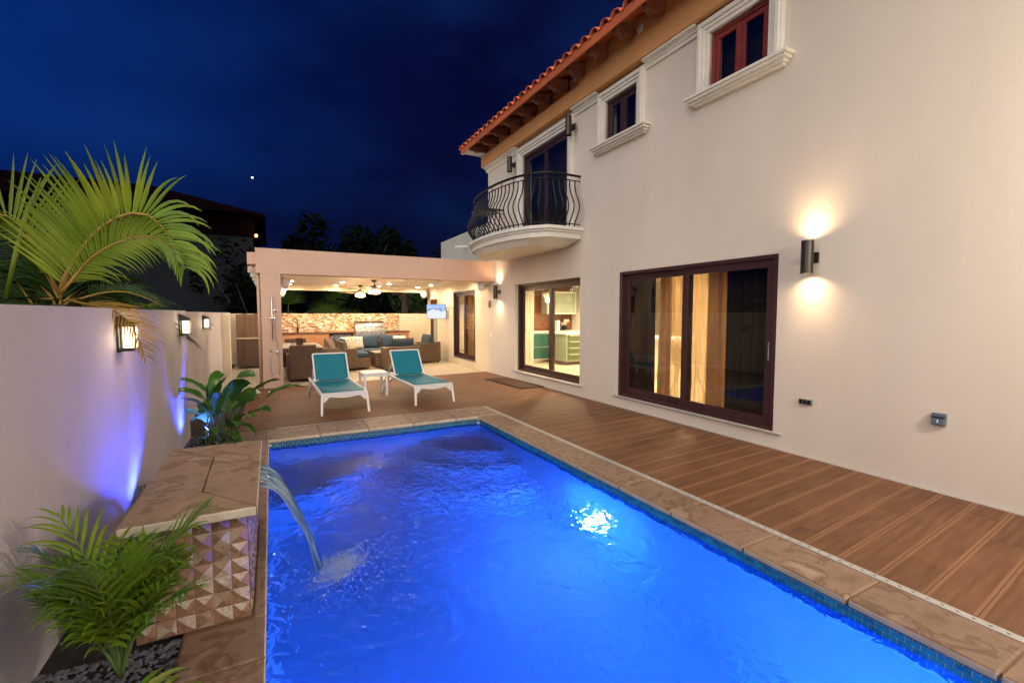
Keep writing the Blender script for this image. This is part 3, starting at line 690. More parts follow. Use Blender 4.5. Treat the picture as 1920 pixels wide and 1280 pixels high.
# blue garden spots
def blue_spot(loc, aim, powr, label, spot=75):
    t = thing('garden_spotlight', loc, label, 'spotlight', group='blue garden spotlights')
    d = Vector(aim).normalized(); Tm = d.to_track_quat('Z', 'Y').to_matrix().to_4x4()
    a = MB(); a.tube([(0, 0, -.05), (0, 0, .03)], .006); a.build('stake', 'dark', t)
    b = MB(); b.lathe([(.02, 0), (.032, .01), (.034, .07), (.030, .07), (.028, .05)], T=Tm, n=14, c=(0, 0, .03)); b.build('housing', 'dark', t)
    l = MB(); l.lathe([(.028, .055), (.01, .057)], T=Tm, n=14, c=(0, 0, .03)); l.build('lens', 'blue_lens', t)
    light('SPOT', 'blue_bulb', Vector(loc) + Vector((0, 0, .03)) + d * .08, powr, (.035, .055, 1.0), t, size=.012, spot=spot, blend=1.0, aim=d)
blue_spot((-.89, 2.0, 0), (-.04, -.12, 1), 40, 'blue spotlight hidden in the planting nearest the camera', 60)
blue_spot((-.70, 4.3, 0), (-.22, -.25, 1), 60, 'blue spotlight in the bed just behind the waterfall block', 130)
blue_spot((-.72, 6.35, 0), (-.22, .0, 1), 48, 'blue spotlight at the foot of the broad leaved plant', 120)
# photo measurements turned into places: point of the sight line through (px, py) at depth y
_a = math.atan((960 - 508) / math.hypot(854, 52)); _p = math.atan(52 / 854)
_F = Vector((math.sin(_a) * math.cos(_p), math.cos(_a) * math.cos(_p), -math.sin(_p))); _R = Vector((math.cos(_a), -math.sin(_a), 0)); _U = _R.cross(_F)
def at(px, py, Y):
    d = _F * 854 + _R * (px - 960) + _U * (640 - py); return Vector((0, 0, 1.55)) + d * (Y / d.y)

# ================================================================ HOUSE
HX = 5.10
house = thing('house', (HX, 3.5, 0), 'two storey cream stucco villa with orange frieze and red clay tile eave', 'house')
W1 = (3.19, 5.86, .19, 2.23); D2 = (6.94, 9.52, .205, 2.23); D3 = (11.88, 13.63, .195, 2.23); D4 = (15.2, 15.98, 0.02, 2.06)
U1 = (3.38, 4.18, 4.40, 5.14); U2 = (5.49, 6.24, 4.40, 5.10); BD = (7.34, 9.11, 3.13, 5.06)
w_ = MB(); wall_holes(w_, 'x', HX, HX + .22, -5, 10.98, -.1, 5.33, [W1, D2, U1, U2, BD]); w_.quad((HX, 10.98, 2.9), (HX, 10.98, 6.0), (9, 10.98, 6.0), (9, 10.98, 2.9))
w_.build('wall', 'stucco', house, world=True)
w_ = MB(); wall_holes(w_, 'x', HX, HX + .22, 10.98, 16.3, -.1, 2.88, [D3, D4]); w_.build('wall', 'cream', house, world=True)
w_ = MB(); w_.box(HX + .02, 9, 10.99, 14.8, 2.89, 3.93); w_.build('rear_wing', 'grey_stucco', house, world=True)
sp = MB(); sp.tube([(5.12, 12.5, 3.50), (4.75, 12.5, 3.47)], .035, 10); sp.build('drain_spout', 'white', house, world=True)
fz = MB(); fz.box(HX - .04, HX + .22, -5, 11.02, 5.33, 6.04); fz.box(HX - .145, HX - .0401, 6.84, 11.10, 5.33, 5.60); fz.box(HX - .145, HX - .0402, -5, 6.8399, 5.33, 5.93)
fz.box(HX - .15, HX - .1451, 6.84, 11.10, 5.585, 5.60)
fz.build('frieze', 'orange', house, world=True)
for (a, b) in ((-5, U1[0] - .18), (U1[1] + .18, U2[0] - .18), (U2[1] + .18, BD[0] - .2), (BD[1] + .2, 11.03)):
    tr = MB(); pf = [(HX + .01, 5.20), (HX - .03, 5.20), (HX - .035, 5.24), (HX - .055, 5.25), (HX - .06, 5.285), (HX - .12, 5.295), (HX - .12, 5.329), (HX + .01, 5.329)]; n = len(pf)
    tr.v += [(x, a, z) for x, z in pf] + [(x, b, z) for x, z in pf]; tr.face(list(range(n))[::-1]); tr.face(range(n, 2 * n))
    for k in range(n): tr.face((k, (k + 1) % n, n + (k + 1) % n, n + k))
    tr.build('cornice', 'trim', house, world=True)

# eave
rf = MB()
EX, EZ, sl = 4.55, 5.84, .36
def slope(x): return EZ + (x - EX) * sl
rf.v += [(EX, -5, EZ - .05), (EX, 11.45, EZ - .05), (9, 11.45, slope(9) - .05), (9, -5, slope(9) - .05), (EX, -5, EZ), (EX, 11.45, EZ), (9, 11.45, slope(9)), (9, -5, slope(9))]
for f in ((0, 1, 2, 3), (7, 6, 5, 4), (0, 4, 5, 1), (1, 5, 6, 2), (2, 6, 7, 3), (3, 7, 4, 0)): rf.face(f)
roof = rf.build('roof', 'fascia', house, world=True)
fa = MB(); fa.box(EX - .025, EX, -5, 11.45, EZ - .13, EZ + .005); fa.build('fascia_board', 'fascia', house, world=True)
so = MB(); so.box(EX, EX + .06, 11.40, 11.45, EZ - .12, EZ - .05); so.box(EX + .02, HX, 11.1, 11.42, EZ - .11, EZ - .06); so.build('end_soffit', 'trim', house, world=True)
# clay barrel tiles (sub-parts of the roof)
def barrel(up=True):
    mb = MB(); n = 7; L_ = .40; r0, r1 = .105, .088
    for (rr, x) in ((r0, 0), (r1, L_)):
        for q in (rr, rr - .014):
            for j in range(n): t = math.pi * j / (n - 1); mb.v.append((x, math.cos(t) * q, math.sin(t) * q * .8))
    for j in range(n - 1):
        mb.face((j, j + 1, 2 * n + j + 1, 2 * n + j)); mb.face((n + j + 1, n + j, 3 * n + j, 3 * n + j + 1)); mb.face((j + 1, j, n + j, n + j + 1))
    return mb
bt_ = barrel().build('tile', 'tile_roof', roof, smooth=False); Ra = -math.atan(sl)
k = 0; y = 11.38
roofT = Vector(house.location)
while y > 1.2:
    for r_ in range(3):
        x = EX - .05 + r_ * .33; o = bt_ if k == 0 else bt_.copy()
        if k: C.objects.link(o)
        o.location = Vector((x, y + R.uniform(-.006, .006), slope(x) + .005 + .004 * r_)) - roofT; o.rotation_euler = (R.uniform(-.03, .03), Ra + R.uniform(-.02, .02), 0); k += 1
    y -= .252
pn = MB(); y = 11.38 - .126
while y > 1.2:
    x0 = EX - .045
    for q in range(6):
        t0, t1 = math.pi * q / 6, math.pi * (q + 1) / 6
        a = (x0, y + math.cos(t0) * .08, slope(x0) + .055 - math.sin(t0) * .05); b = (x0, y + math.cos(t1) * .08, slope(x0) + .055 - math.sin(t1) * .05)
        pn.quad(a, b, (x0 + 1.0, b[1], b[2] + sl), (x0 + 1.0, a[1], a[2] + sl))
    y -= .252
pn.build('pan_tiles', 'tile_roof', roof, world=False)['kind'] = 'stuff'
bpy.data.objects['pan_tiles'].location = -roofT
# end cap tiles
def rafter_bm(y):
    mb = MB(); i = len(mb.v); p = [(4.60, 5.80), (4.60, 5.72), (4.63, 5.675), (4.69, 5.675), (4.73, 5.645), (HX - .041, 5.72), (HX - .041, 5.96), (4.60, 5.80)][:7]
    n = len(p)
    mb.v += [(x, y - .045, z) for x, z in p] + [(x, y + .045, z) for x, z in p]
    mb.face([i + k for k in range(n)]); mb.face([i + n + k for k in range(n)][::-1])
    for k in range(n): k2 = (k + 1) % n; mb.face((i + k, i + n + k, i + n + k2, i + k2))
    return mb
y = 10.93
while y > 1: rafter_bm(y).build('rafter', 'rafter', house, world=True); y -= .606
for y, z in ((5.32, 5.76), (7.25, 5.84), (7.10, 5.84)):
    mb = MB(); mb.lathe([(.062, 0), (.062, .008), (.05, .012)], n=20, T=Matrix.Rotation(-math.pi / 2, 4, 'Y')); o = mb.build('vent', 'vent_white', house); o.location = Vector((HX - (.145 if y < 7 else .04), y, z)) - roofT
# windows
def ring(mb, h, w, x0, x1, bottom=True):
    a, b, z0, z1 = h
    mb.box(x0, x1, a - w, b + w, z1, z1 + w); mb.box(x0, x1, a - w, a, z0, z1); mb.box(x0, x1, b, b + w, z0, z1)
    if bottom: mb.box(x0, x1, a - w, b + w, z0 - w, z0)
def sash(mb, a, b, z0, z1, w, x0, x1, dl=None):
    mb.box(x0, x1, a, b, z1 - w, z1); mb.box(x0, x1, a, b, z0, z0 + w); mb.box(x0, x1, a, a + w, z0 + w, z1 - w); mb.box(x0, x1, b - w, b, z0 + w, z1 - w)
def upper_window(h, fm_, lab):
    wdw = MB(); a, b, z0, z1 = h; ring(wdw, (a + .045, b - .045, z0 + .045, z1 - .045), .045, HX + .02, HX + .09)
    wd = wdw.build('window', fm_, house, world=True, bevel=.004); wd['label'] = lab
    s = MB(); m = (a + b) / 2
    sash(s, a + .05, m - .002, z0 + .05, z1 - .05, .06, HX + .035, HX + .075); sash(s, m + .002, b - .05, z0 + .05, z1 - .05, .06, HX + .03, HX + .07); s.build('sash', fm_, wd, bevel=.004).location = -roofT
    p = MB(); p.box(HX + .05, HX + .056, a + .1, m - .05, z0 + .1, z1 - .1); p.box(HX + .05, HX + .056, m + .05, b - .1, z0 + .1, z1 - .1); p.build('pane', 'pane', wd).location = -roofT
    cs = MB(); ring(cs, h, .05, HX - .045, HX + .02, False); ring(cs, (a - .05, b + .05, z0, z1 + .05), .045, HX - .065, HX, False); ring(cs, (a - .095, b + .095, z0, z1 + .095), .055, HX - .09, HX, False); ring(cs, (a - .15, b + .15, z0, z1 + .15), .025, HX - .06, HX, False)
    cs.build('casing', 'trim', wd, bevel=.008).location = -roofT
    sl_ = MB()
    for (dx, za, zb, e_) in ((.16, -.035, -.002, .29), (.135, -.07, -.035, .26), (.10, -.10, -.07, .23), (.07, -.125, -.10, .2)): sl_.box(HX - dx, HX + (.02 if za > -.04 else 0), a - e_, b + e_, z0 + za, z0 + zb)
    sl_.build('sill', 'trim', wd, bevel=.006).location = -roofT
    c = MB(); c.quad((HX + .25, a - .1, z0 - .1), (HX + .25, b + .1, z0 - .1), (HX + .25, b + .1, z1 + .1), (HX + .25, a - .1, z1 + .1)); c.build('blind', 'drape', wd).location = -roofT
upper_window(U1, 'frame_red', 'upper window with dark red sashes'); upper_window(U2, 'frame', 'small upper window with near black frame')
# window() for sliding doors
def slider(name, h, lab, pane='pane', handle=True, fw=.095, split=.5, fmat='frame', rec=0):
    a, b, z0, z1 = h; f = MB(); ring(f, (a + .05, b - .05, z0 + .05, z1 - .05), .05, HX + .005 + rec, HX + .16 + rec * .4)
    d = f.build(name, fmat, house, world=True, bevel=.004); d['label'] = lab; m = a + (b - a) * split
    for (p, q, x) in ((a + .05, m + fw * .55, HX + .03 + rec), (m - fw * .55, b - .05, HX + .085 + rec * .9)):
        s = MB(); sash(s, p, q, z0 + .05, z1 - .05, fw, x, x + .045); s.build('sash', fmat, d, bevel=.004).location = -roofT
        g = MB(); g.box(x + .018, x + .026, p + fw - .005, q - fw + .005, z0 + .05 + fw - .005, z1 - .05 - fw + .005); g.build('pane', pane, d).location = -roofT
    if handle:
        g = MB(); g.box(HX + .005, HX + .03, b - .10, b - .085, 1.05, 1.2) if False else g.box(HX + .0, HX + .03, a + .075, a + .095, 1.0, 1.22); g.build('handle', 'steel', d, bevel=.003).location = -roofT
    s = MB(); s.box(HX - .03, HX + .01, a - .1, b + .1, z0 - .022, z0 - .002); s.build('sill', 'grey_stucco', d, bevel=.003).location = -roofT
    return d
slider('sliding_window', W1, 'wide dark framed sliding window with curtains', split=.5)
slider('sliding_door', D2, 'sliding glass door into the kitchen', split=.47, rec=.09, handle=False)
slider('sliding_door', D3, 'narrow sliding glass door under the pergola', split=.5, fmat='frame')
# plain door at the far end
f = MB(); ring(f, (D4[0] + .05, D4[1] - .05, D4[2], D4[3] - .05), .05, HX + .005, HX + .12, False); d4 = f.build('door', 'frame_red', house, world=True); g = MB(); sash(g, D4[0] + .05, D4[1] - .05, D4[2], D4[3] - .05, .10, HX + .05, HX + .09); g.build('leaf', 'dark_wood', d4).location = -roofT
g = MB(); g.box(HX + .065, HX + .072, D4[0] + .15, D4[1] - .15, .12, 1.95); g.build('pane', 'glass_cab', d4).location = -roofT
# ---------------- balcony
bal = struct('balcony'); C.objects.unlink(bal); bpy.data.objects.remove(bal)
def arc_outline(k, n=28):
    pts = []
    y0, y1, xo = 6.85, 10.2, 3.86
    ctrl = [(5.1, y0), (4.62, y0), (4.36, y0 + .02), (4.12, 7.14), (3.95, 7.55), (3.86, 8.05), (3.84, 8.52), (3.86, 9.0), (3.95, 9.5), (4.12, 9.91), (4.36, 10.18), (4.62, 10.2), (5.1, y1)]
    cx, cy = 5.1, 8.52
    return [(cx + (x - cx) * k if x < 5.1 else 5.1, cy + (y - cy) * k) for x, y in ctrl]
bs = MB()
bs.prism(arc_outline(1.0)[::-1], 3.06, 3.12); bs.prism(arc_outline(.975)[::-1], 3.02, 3.06); bs.prism(arc_outline(.955)[::-1], 2.92, 3.02); bs.prism(arc_outline(.93)[::-1], 2.80, 2.92, .18)
bl = bs.build('balcony', 'trim', house, world=True, bevel=.004); bl['label'] = 'bowed white balcony slab with a curved iron rail'
# railing
def rail_path(k): return [Vector((x, y, 0)) for x, y in arc_outline(k)]
def resample(pts, n, smooth=2):
    for _ in range(smooth):
        q = [pts[0]]
        for a, b in zip(pts, pts[1:]): q += [a * .75 + b * .25, a * .25 + b * .75]
        q.append(pts[-1]); pts = q
    L = [0]
    for a, b in zip(pts, pts[1:]): L.append(L[-1] + (b - a).length)
    out = []; k = 0
    for i in range(n + 1):
        t = L[-1] * i / n
        while k < len(L) - 2 and L[k + 1] < t: k += 1
        u = (t - L[k]) / max(1e-9, L[k + 1] - L[k]); out.append(pts[k].lerp(pts[k + 1], u))
    return out
rp = resample(rail_path(.93), 40); ctr = Vector((5.1, 8.52, 0))
def sub(mb, name, m, par=bl, **k): o = mb.build(name, m, par, **k); o.location = -roofT; return o
hr = MB(); hr.tube([p + Vector((0, 0, 4.06)) for p in rp], .024, 8); sub(hr, 'handrail', 'iron', smooth=True)
for z_ in (3.97, 3.19):
    hr = MB(); hr.tube([p + Vector((0, 0, z_)) for p in rp], .010, 6); sub(hr, 'rail', 'iron', smooth=True)
prof = [(3.97, 0), (3.85, .0), (3.72, .04), (3.6, .11), (3.5, .145), (3.4, .13), (3.3, .07), (3.22, .01), (3.13, -.02)]
for i in range(1, 40):
    p = rp[i]; t = (rp[min(i + 1, 40)] - rp[max(i - 1, 0)]).normalized(); nrm = Vector((t.y, -t.x, 0))
    if nrm.dot(p - ctr) < 0: nrm = -nrm
    mb = MB(); mb.tube([p + nrm * d + Vector((0, 0, z)) for z, d in prof], .012, 6); sub(mb, 'baluster', 'iron', smooth=True)
for i in range(1, 40):
    p = rp[i]; mb = MB(); mb.tube([p + Vector((0, 0, 3.97)), p + Vector((0, 0, 4.05))], .007, 5); 
    if i % 3 == 0: sub(mb, 'baluster', 'iron')
# balcony door
f = MB(); a, b, z0, z1 = BD; ring(f, (a + .06, b - .06, z0, z1 - .06), .06, HX + .01, HX + .10, False)
bd = f.build('balcony_door', 'frame', house, world=True, bevel=.004)
s = MB(); sash(s, a + .06, (a + b) / 2 + .03, z0, z1 - .06, .08, HX + .03, HX + .07); sash(s, (a + b) / 2 - .03, b - .06, z0, z1 - .06, .08, HX + .055, HX + .095); sub(s, 'sash', 'frame', bd)
s = MB(); s.box(HX + .05, HX + .056, a + .1, b - .1, z0 + .05, z1 - .1); sub(s, 'pane', 'pane', bd)
s = MB(); s.quad((HX + .3, a - .2, z0), (HX + .3, b + .2, z0), (HX + .3, b + .2, z1 + .1), (HX + .3, a - .2, z1 + .1)); sub(s, 'blind', 'drape', bd)
cs = MB(); ring(cs, BD, .055, HX - .04, HX + .01, False); ring(cs, (a - .055, b + .055, z0, z1 + .055), .05, HX - .065, HX, False); ring(cs, (a - .105, b + .105, z0, z1 + .105), .06, HX - .09, HX, False); ring(cs, (a - .165, b + .165, z0, z1 + .165), .03, HX - .06, HX, False)
sub(cs, 'casing', 'trim', bd, bevel=.008)
# balcony bistro table of thin iron
bt2 = thing('bistro_table', (4.35, 9.55, 3.12), 'small iron bistro table standing on the balcony behind the rail', 'table')
m_ = MB(); m_.lathe([(.30, .70), (.31, .71), (.31, .72), (.29, .725)], n=24); m_.build('table_top', 'iron', bt2)
for q in range(3):
    t = q * 2.1; m_ = MB(); m_.tube([(.24 * math.cos(t), .24 * math.sin(t), 0), (.06 * math.cos(t), .06 * math.sin(t), .4), (.2 * math.cos(t), .2 * math.sin(t), .70)], .009, 6); m_.build('leg', 'iron', bt2)

# ---------------- cylinder sconces
def sconce(loc, label, lit, s=1.0, pw=30):
    t = thing('wall_sconce', loc, label, 'wall sconce'); r = .058 * s; h = .17 * s; cx = -.125 * s
    a = MB(); a.box(-.02, 0, -.055 * s, .055 * s, -.055 * s, .055 * s); a.build('back_plate', 'sconce', t, bevel=.003)
    b = MB(); b.box(-.125 * s, -.01, -.02, .02, -.03 * s, .03 * s); b.build('arm', 'sconce', t)
    c = MB(); n = 28; i0 = 0
    for (rr, z) in ((r * .93, -h + .03), (r * .93, -h), (r, -h), (r, h), (r * .93, h), (r * .93, h - .03)):
        for j in range(n): q = 2 * math.pi * j / n; c.v.append((cx + rr * math.cos(q), rr * math.sin(q), z))
    for k in range(5):
        for j in range(n): j2 = (j + 1) % n; c.face((k * n + j, k * n + j2, (k + 1) * n + j2, (k + 1) * n + j))
    c.face(list(range(n))[::-1]); c.face([5 * n + j for j in range(n)]); c.build('shade', 'sconce', t, smooth=False)
    if lit:
        for sg in (1, -1):
            l = MB(); l.lathe([(r * .7, sg * (h - .024)), (r * .3, sg * (h - .018))], n=18, c=(cx, 0, 0)); l.build('lamp', 'lens_warm', t)
            light('SPOT', 'sconce_bulb', Vector(loc) + Vector((cx + .01, 0, sg * (h + .005))), pw * .36, (1, .64, .34), t, size=.02, spot=74, blend=.9, aim=(.06, 0, sg))
            light('SPOT', 'sconce_core', Vector(loc) + Vector((cx + .02, 0, sg * (h + .005))), pw * .38, (1, .66, .36), t, size=.03, spot=140, blend=1.0, aim=(.1, 0, sg))
sconce((HX, 2.81, 2.14), 'lit up and down sconce between the big window and the right edge', True, pw=12)
sconce((HX, 10.31, 2.09), 'lit up and down sconce between the kitchen door and the pergola', True, pw=14)
sconce((HX - .06, 7.09, 4.98), 'unlit dark cylinder lamp at the right corner of the balcony door', False)
sconce((HX - .06, 9.42, 4.95), 'unlit dark cylinder lamp left of the balcony door above the rail', False)
sc_ = sconce((HX, -.55, 2.14), 'lit sconce farther along the facade beyond the right picture edge', True, pw=16)
light('POINT', 'facade_fill', (HX - 1.1, -.75, 2.7), 85, (1, .86, .66), None, size=.2)  # soft fill light added without a fixture, brightens the near end of the facade
# sockets, switch, clock, speakers
def box_thing(name, loc, dims, m, label, cat, extra=None):
    t = thing(name, loc, label, cat); a = MB(); a.box(-dims[0], 0, -dims[1] / 2, dims[1] / 2, -dims[2] / 2, dims[2] / 2); a.build('cover', m, t, bevel=.004)
    if extra: extra(t)
    return t
mat('socket_grey', (.16, .15, .13), .5); mat('socket_blue', (.13, .17, .21), .4, metal=.2)
def ex1(t):
    for y in (-.042, 0, .042): a = MB(); a.box(-.032, -.026, y - .015, y + .015, -.022, .022); a.build('outlet', 'dark_stucco', t)
box_thing('wall_socket', (HX, 2.83, .60), (.026, .135, .055), 'socket_grey', 'low grey triple outlet below the lit sconce', 'socket', ex1)
def ex2(t):
    a = MB(); a.box(-.05, -.032, -.042, .042, -.045, .012); a.build('flap', 'socket_blue', t, bevel=.003)
    a = MB(); a.box(-.054, -.05, -.005, .004, -.025, .0); a.build('latch', 'white', t)
    a = MB(); a.box(-.052, -.032, -.045, .045, .016, .024); a.build('hinge', 'dark', t)
box_thing('outlet_box', (HX, 1.715, .64), (.032, .095, .105), 'socket_blue', 'blue grey weatherproof outlet box nearest the right edge of the picture', 'socket', ex2)
def ex3(t):
    a = MB(); a.box(-.014, -.010, -.02, .02, -.03, .03); a.build('rocker', 'white_plastic', t)
box_thing('light_switch', (HX, 10.83, 1.0), (.01, .08, .12), 'white', 'white switch on the wall left of the lit far sconce', 'switch', ex3)
ck = thing('wall_ornament', (HX - .02, 10.88, 1.80), 'small round dark metal star ornament on the wall by the pergola', 'ornament')
for q in range(12):
    t = q * math.pi / 6; a = MB(); a.bar((0, .02 * math.cos(t), .02 * math.sin(t)), (0, .105 * math.cos(t), .105 * math.sin(t)), .014, .008, up=(1, 0, 0)); a.build('ray', 'bronze', ck)
a = MB(); a.lathe([(.028, -.01), (.028, .01)], T=Matrix.Rotation(math.pi / 2, 4, 'Y'), n=14); a.build('hub', 'bronze', ck)
def speaker(loc, rz, label, s=1):
    t = thing('outdoor_speaker', loc, label, 'speaker', rz=rz)
    Tm = Matrix.Rotation(rad(25), 4, 'X')
    a = MB(); a.lathe([(.045 * s, -.11 * s), (.085 * s, -.09 * s), (.10 * s, 0), (.085 * s, .09 * s), (.045 * s, .11 * s)], n=18, T=Tm); a.build('cabinet', 'white_plastic', t, smooth=True)
    b = MB(); b.bar((0, .08, .02), (0, .16, .02), .03, .06); b.build('bracket', 'steel', t)
speaker((4.93, 11.07, 2.28), rad(-90), 'white bracket speaker at the front right corner inside the pergola', 1.1)
speaker((4.86, 15.95, 2.24), rad(-60), 'white bracket speaker at the back right corner inside the pergola', 1.2)
speaker((.28, 11.1, 2.22), rad(60), 'white bracket speaker at the front left corner inside the pergola', 1.1)
speaker((.28, 14.6, 2.16), rad(60), 'white bracket speaker at the back left corner inside the pergola', 1.1)

dc = thing('deck_drain_cover', (-.03, 10.15, .001), 'small white cover plate set in the deck in front of the pergola pillar', 'drain cover'); a = MB(); a.box(-.06, .06, -.06, .06, 0, .006); a.build('plate', 'white', dc, bevel=.002); a = MB(); a.box(-.02, .02, -.02, .02, .0062, .009); a.build('plug', 'steel', dc)
# ---------------- door mat
dm = thing('door_mat', (4.86, 8.95, .004), 'large brown coir mat lying in front of the kitchen door', 'mat', rz=rad(2))
a = MB(); a.box(-.40, .20, -.82, .82, 0, .012); a.build('border', 'mat_edge', dm, bevel=.003); a = MB(); a.box(-.35, .15, -.77, .77, .0125, .018); a.build('pile', 'mat_brown', dm)

# ================================================================ PERGOLA
pg = thing('pergola', (0, 10.82, 0), 'flat roofed peach pergola with one pillar at the end of the pool terrace', 'pergola')
a = MB(); a.box(-.175, .195, 10.652, 10.99, 0, 2.372); a.build('pillar', 'peach', pg, world=True, bevel=.004)
a = MB(); a.box(-.25, HX - .002, 10.65, 10.99, 2.372, 2.885); a.build('fascia', 'peach', pg, world=True, bevel=.004)
a = MB(); a.box(-.25, HX - .004, 10.99, 16.35, 2.46, 2.62); a.build('ceiling', 'ceiling', pg, world=True)
a = MB(); a.box(-.25, .02, 10.992, 16.35, 2.36, 2.459); a.box(.02, HX - .004, 16.05, 16.35, 2.30, 2.459); a.build('edge_beam', 'cream', pg, world=True)
a = MB(); a.box(-.40, -.252, 10.75, 16.3, 2.56, 2.80); a.build('parapet', 'peach', pg, world=True)
for k in range(5):
    a = MB(); y = 10.9 + k * 1.3; a.box(-.40, -.252, y, y + .12, 2.40, 2.52); a.box(-.34, -.252, y + .01, y + .11, 2.32, 2.40); a.build('bracket', 'trim', pg, world=True)
a = MB(); a.tube([(-.36, 10.72, 2.5), (-.33, 10.75, 2.44), (-.23, 10.78, 2.38), (-.215, 10.78, 2.3), (-.215, 10.78, .02)], .032, 10); a.build('downpipe', 'peach', pg, world=True, smooth=True)
a = MB(); a.box(-.02, .20, 16.0, 16.35, 0, 2.36); a.build('pillar', 'cream', pg, world=True)
# ceiling downlights
for i, x in enumerate((.53, 1.87, 3.21, 4.53)):
    for j, y in enumerate((11.9, 14.1, 15.6)):
        rowd = ('front', 'middle', 'rear')[j]; cold = ('leftmost', 'second from the left', 'third from the left', 'rightmost')[i]
        t = thing('downlight', (x, y, 2.46), 'round recessed light in the %s row of the pergola ceiling, %s' % (rowd, cold), 'downlight', group='pergola ceiling downlights')
        a = MB(); a.lathe([(.075, -.001), (.07, -.008), (.055, -.008)], n=20); a.build('trim_ring', 'white', t)
        a = MB(); a.lathe([(.053, -.0085), (.02, -.0105)], n=20); a.build('lamp', 'lens_white', t)
        light('SPOT', 'downlight_bulb', (x, y, 2.43), 7, (1, .78, .52), t, size=.05, spot=176, blend=.2, aim=(0, 0, -1))
# fans
def fan(loc, rz, label):
    t = thing('ceiling_fan', loc, label, 'ceiling fan', rz=rz)
    a = MB(); a.lathe([(.075, 0), (.07, -.03), (.03, -.06)], n=18); a.build('canopy', 'bronze', t, smooth=True)
    a = MB(); a.tube([(0, 0, -.05), (0, 0, -.16)], .012); a.build('rod', 'bronze', t)
    a = MB(); a.lathe([(.04, -.14), (.10, -.18), (.14, -.22), (.15, -.26), (.12, -.285)], n=24); a.build('motor', 'steel', t, smooth=True)
    a = MB(); a.lathe([(.14, -.286), (.15, -.30), (.15, -.35), (.13, -.37)], n=24); a.build('lamp_shade', 'fan_glass', t)
    for k in range(5):
        q = k * 2 * math.pi / 5; T = Matrix.Rotation(q, 4, 'Z') @ Matrix.Translation((0, 0, -.235)) @ Matrix.Rotation(rad(10), 4, 'X')
        b = MB(); b.box(.12, .24, -.02, .02, -.006, .002, T); b.build('blade_arm', 'bronze', t)
        b = MB(); i = len(b.v); pl = [(.22, -.05), (.62, -.075), (.68, -.05), (.69, 0), (.68, .05), (.62, .075), (.22, .05)]
        for z in (-.004, .004): b.v += [tuple(T @ Vector((x, y, z))) for x, y in pl]
        n = len(pl); b.face(list(range(n))[::-1]); b.face(range(n, 2 * n))
        for m in range(n): m2 = (m + 1) % n; b.face((m, m2, n + m2, n + m))
        b.build('blade', 'wood_top', t)
    light('POINT', 'fan_bulb', Vector(loc) + Vector((0, 0, -.45)), 14, (1, .62, .32), t, size=.1)
fan((2.5, 12.75, 2.46), .35, 'nearer bronze ceiling fan with a glowing light kit')
fan((2.56, 15.3, 2.46), .8, 'farther bronze ceiling fan with a glowing light kit')
# shower on the pillar
sh = thing('outdoor_shower', (.02, 10.652, 0), 'chrome hand shower on a slide rail fixed to the pergola pillar', 'shower')
a = MB(); a.tube([(0, -.05, 1.02), (0, -.05, 1.92)], .014, 10); a.build('slide_rail', 'chrome', sh, smooth=True)
for z in (1.05, 1.88): a = MB(); a.tube([(0, 0, z), (0, -.05, z)], .010, 8); a.build('rail_mount', 'chrome', sh)
a = MB(); a.tube([(0, -.055, 1.62), (.05, -.075, 1.63)], .014, 8); a.lathe([(.035, 0), (.04, .02), (.015, .045)], c=(.06, -.09, 1.62), n=14, T=Matrix.Rotation(rad(100), 4, 'X')); a.build('hand_shower', 'chrome', sh, smooth=True)
a = MB(); a.tube([(-.05, -.06, 1.46), (.05, -.06, 1.46)], .016, 8); a.build('holder', 'chrome', sh)
a = MB(); a.lathe([(.03, 0), (.035, .02), (.02, .05)], c=(.075, -.01, .76), n=16, T=Matrix.Rotation(rad(90), 4, 'X')); a.build('valve', 'chrome', sh, smooth=True)
a = MB(); a.lathe([(.022, 0), (.022, .03)], c=(-.045, -.005, .77), n=12, T=Matrix.Rotation(rad(90), 4, 'X')); a.build('wall_elbow', 'chrome', sh)
hp = resample([Vector(p) for p in ((-.045, -.035, .76), (-.05, -.05, .6), (-.055, -.05, .42), (-.02, -.05, .27), (.06, -.05, .24), (.12, -.05, .36), (.11, -.055, .6), (.085, -.06, .9), (.06, -.065, 1.2), (.05, -.085, 1.5), (.055, -.085, 1.6))], 40)
a = MB(); a.tube(hp, .0075, 8); a.build('hose', 'chrome', sh, smooth=True)
# back wall
bw = thing('pergola_back_wall', (2.5, 16.3, 0), 'low cream wall with a stone mosaic splashback behind the outdoor kitchen', 'wall')
a = MB(); a.box(-1.1, HX - .003, 16.2, 16.35, 0, 1.552); a.build('wall', 'cream', bw, world=True)
a = MB(); a.box(.22, 4.02, 16.175, 16.199, .96, 1.556); a.build('splashback', 'mosaic', bw, world=True)
gt = thing('garden_gate', (-.5, 15.9, 0), 'brown boarded gate at the far left end behind the pergola pillar', 'gate')
for k in range(5):
    a = MB(); x = -.93 + k * .15; a.box(x + .002, x + .148, 15.8, 15.83, .02, 1.53 + (.02 if k % 2 else 0)); a.build('board', 'gate', gt, world=True, bevel=.004)
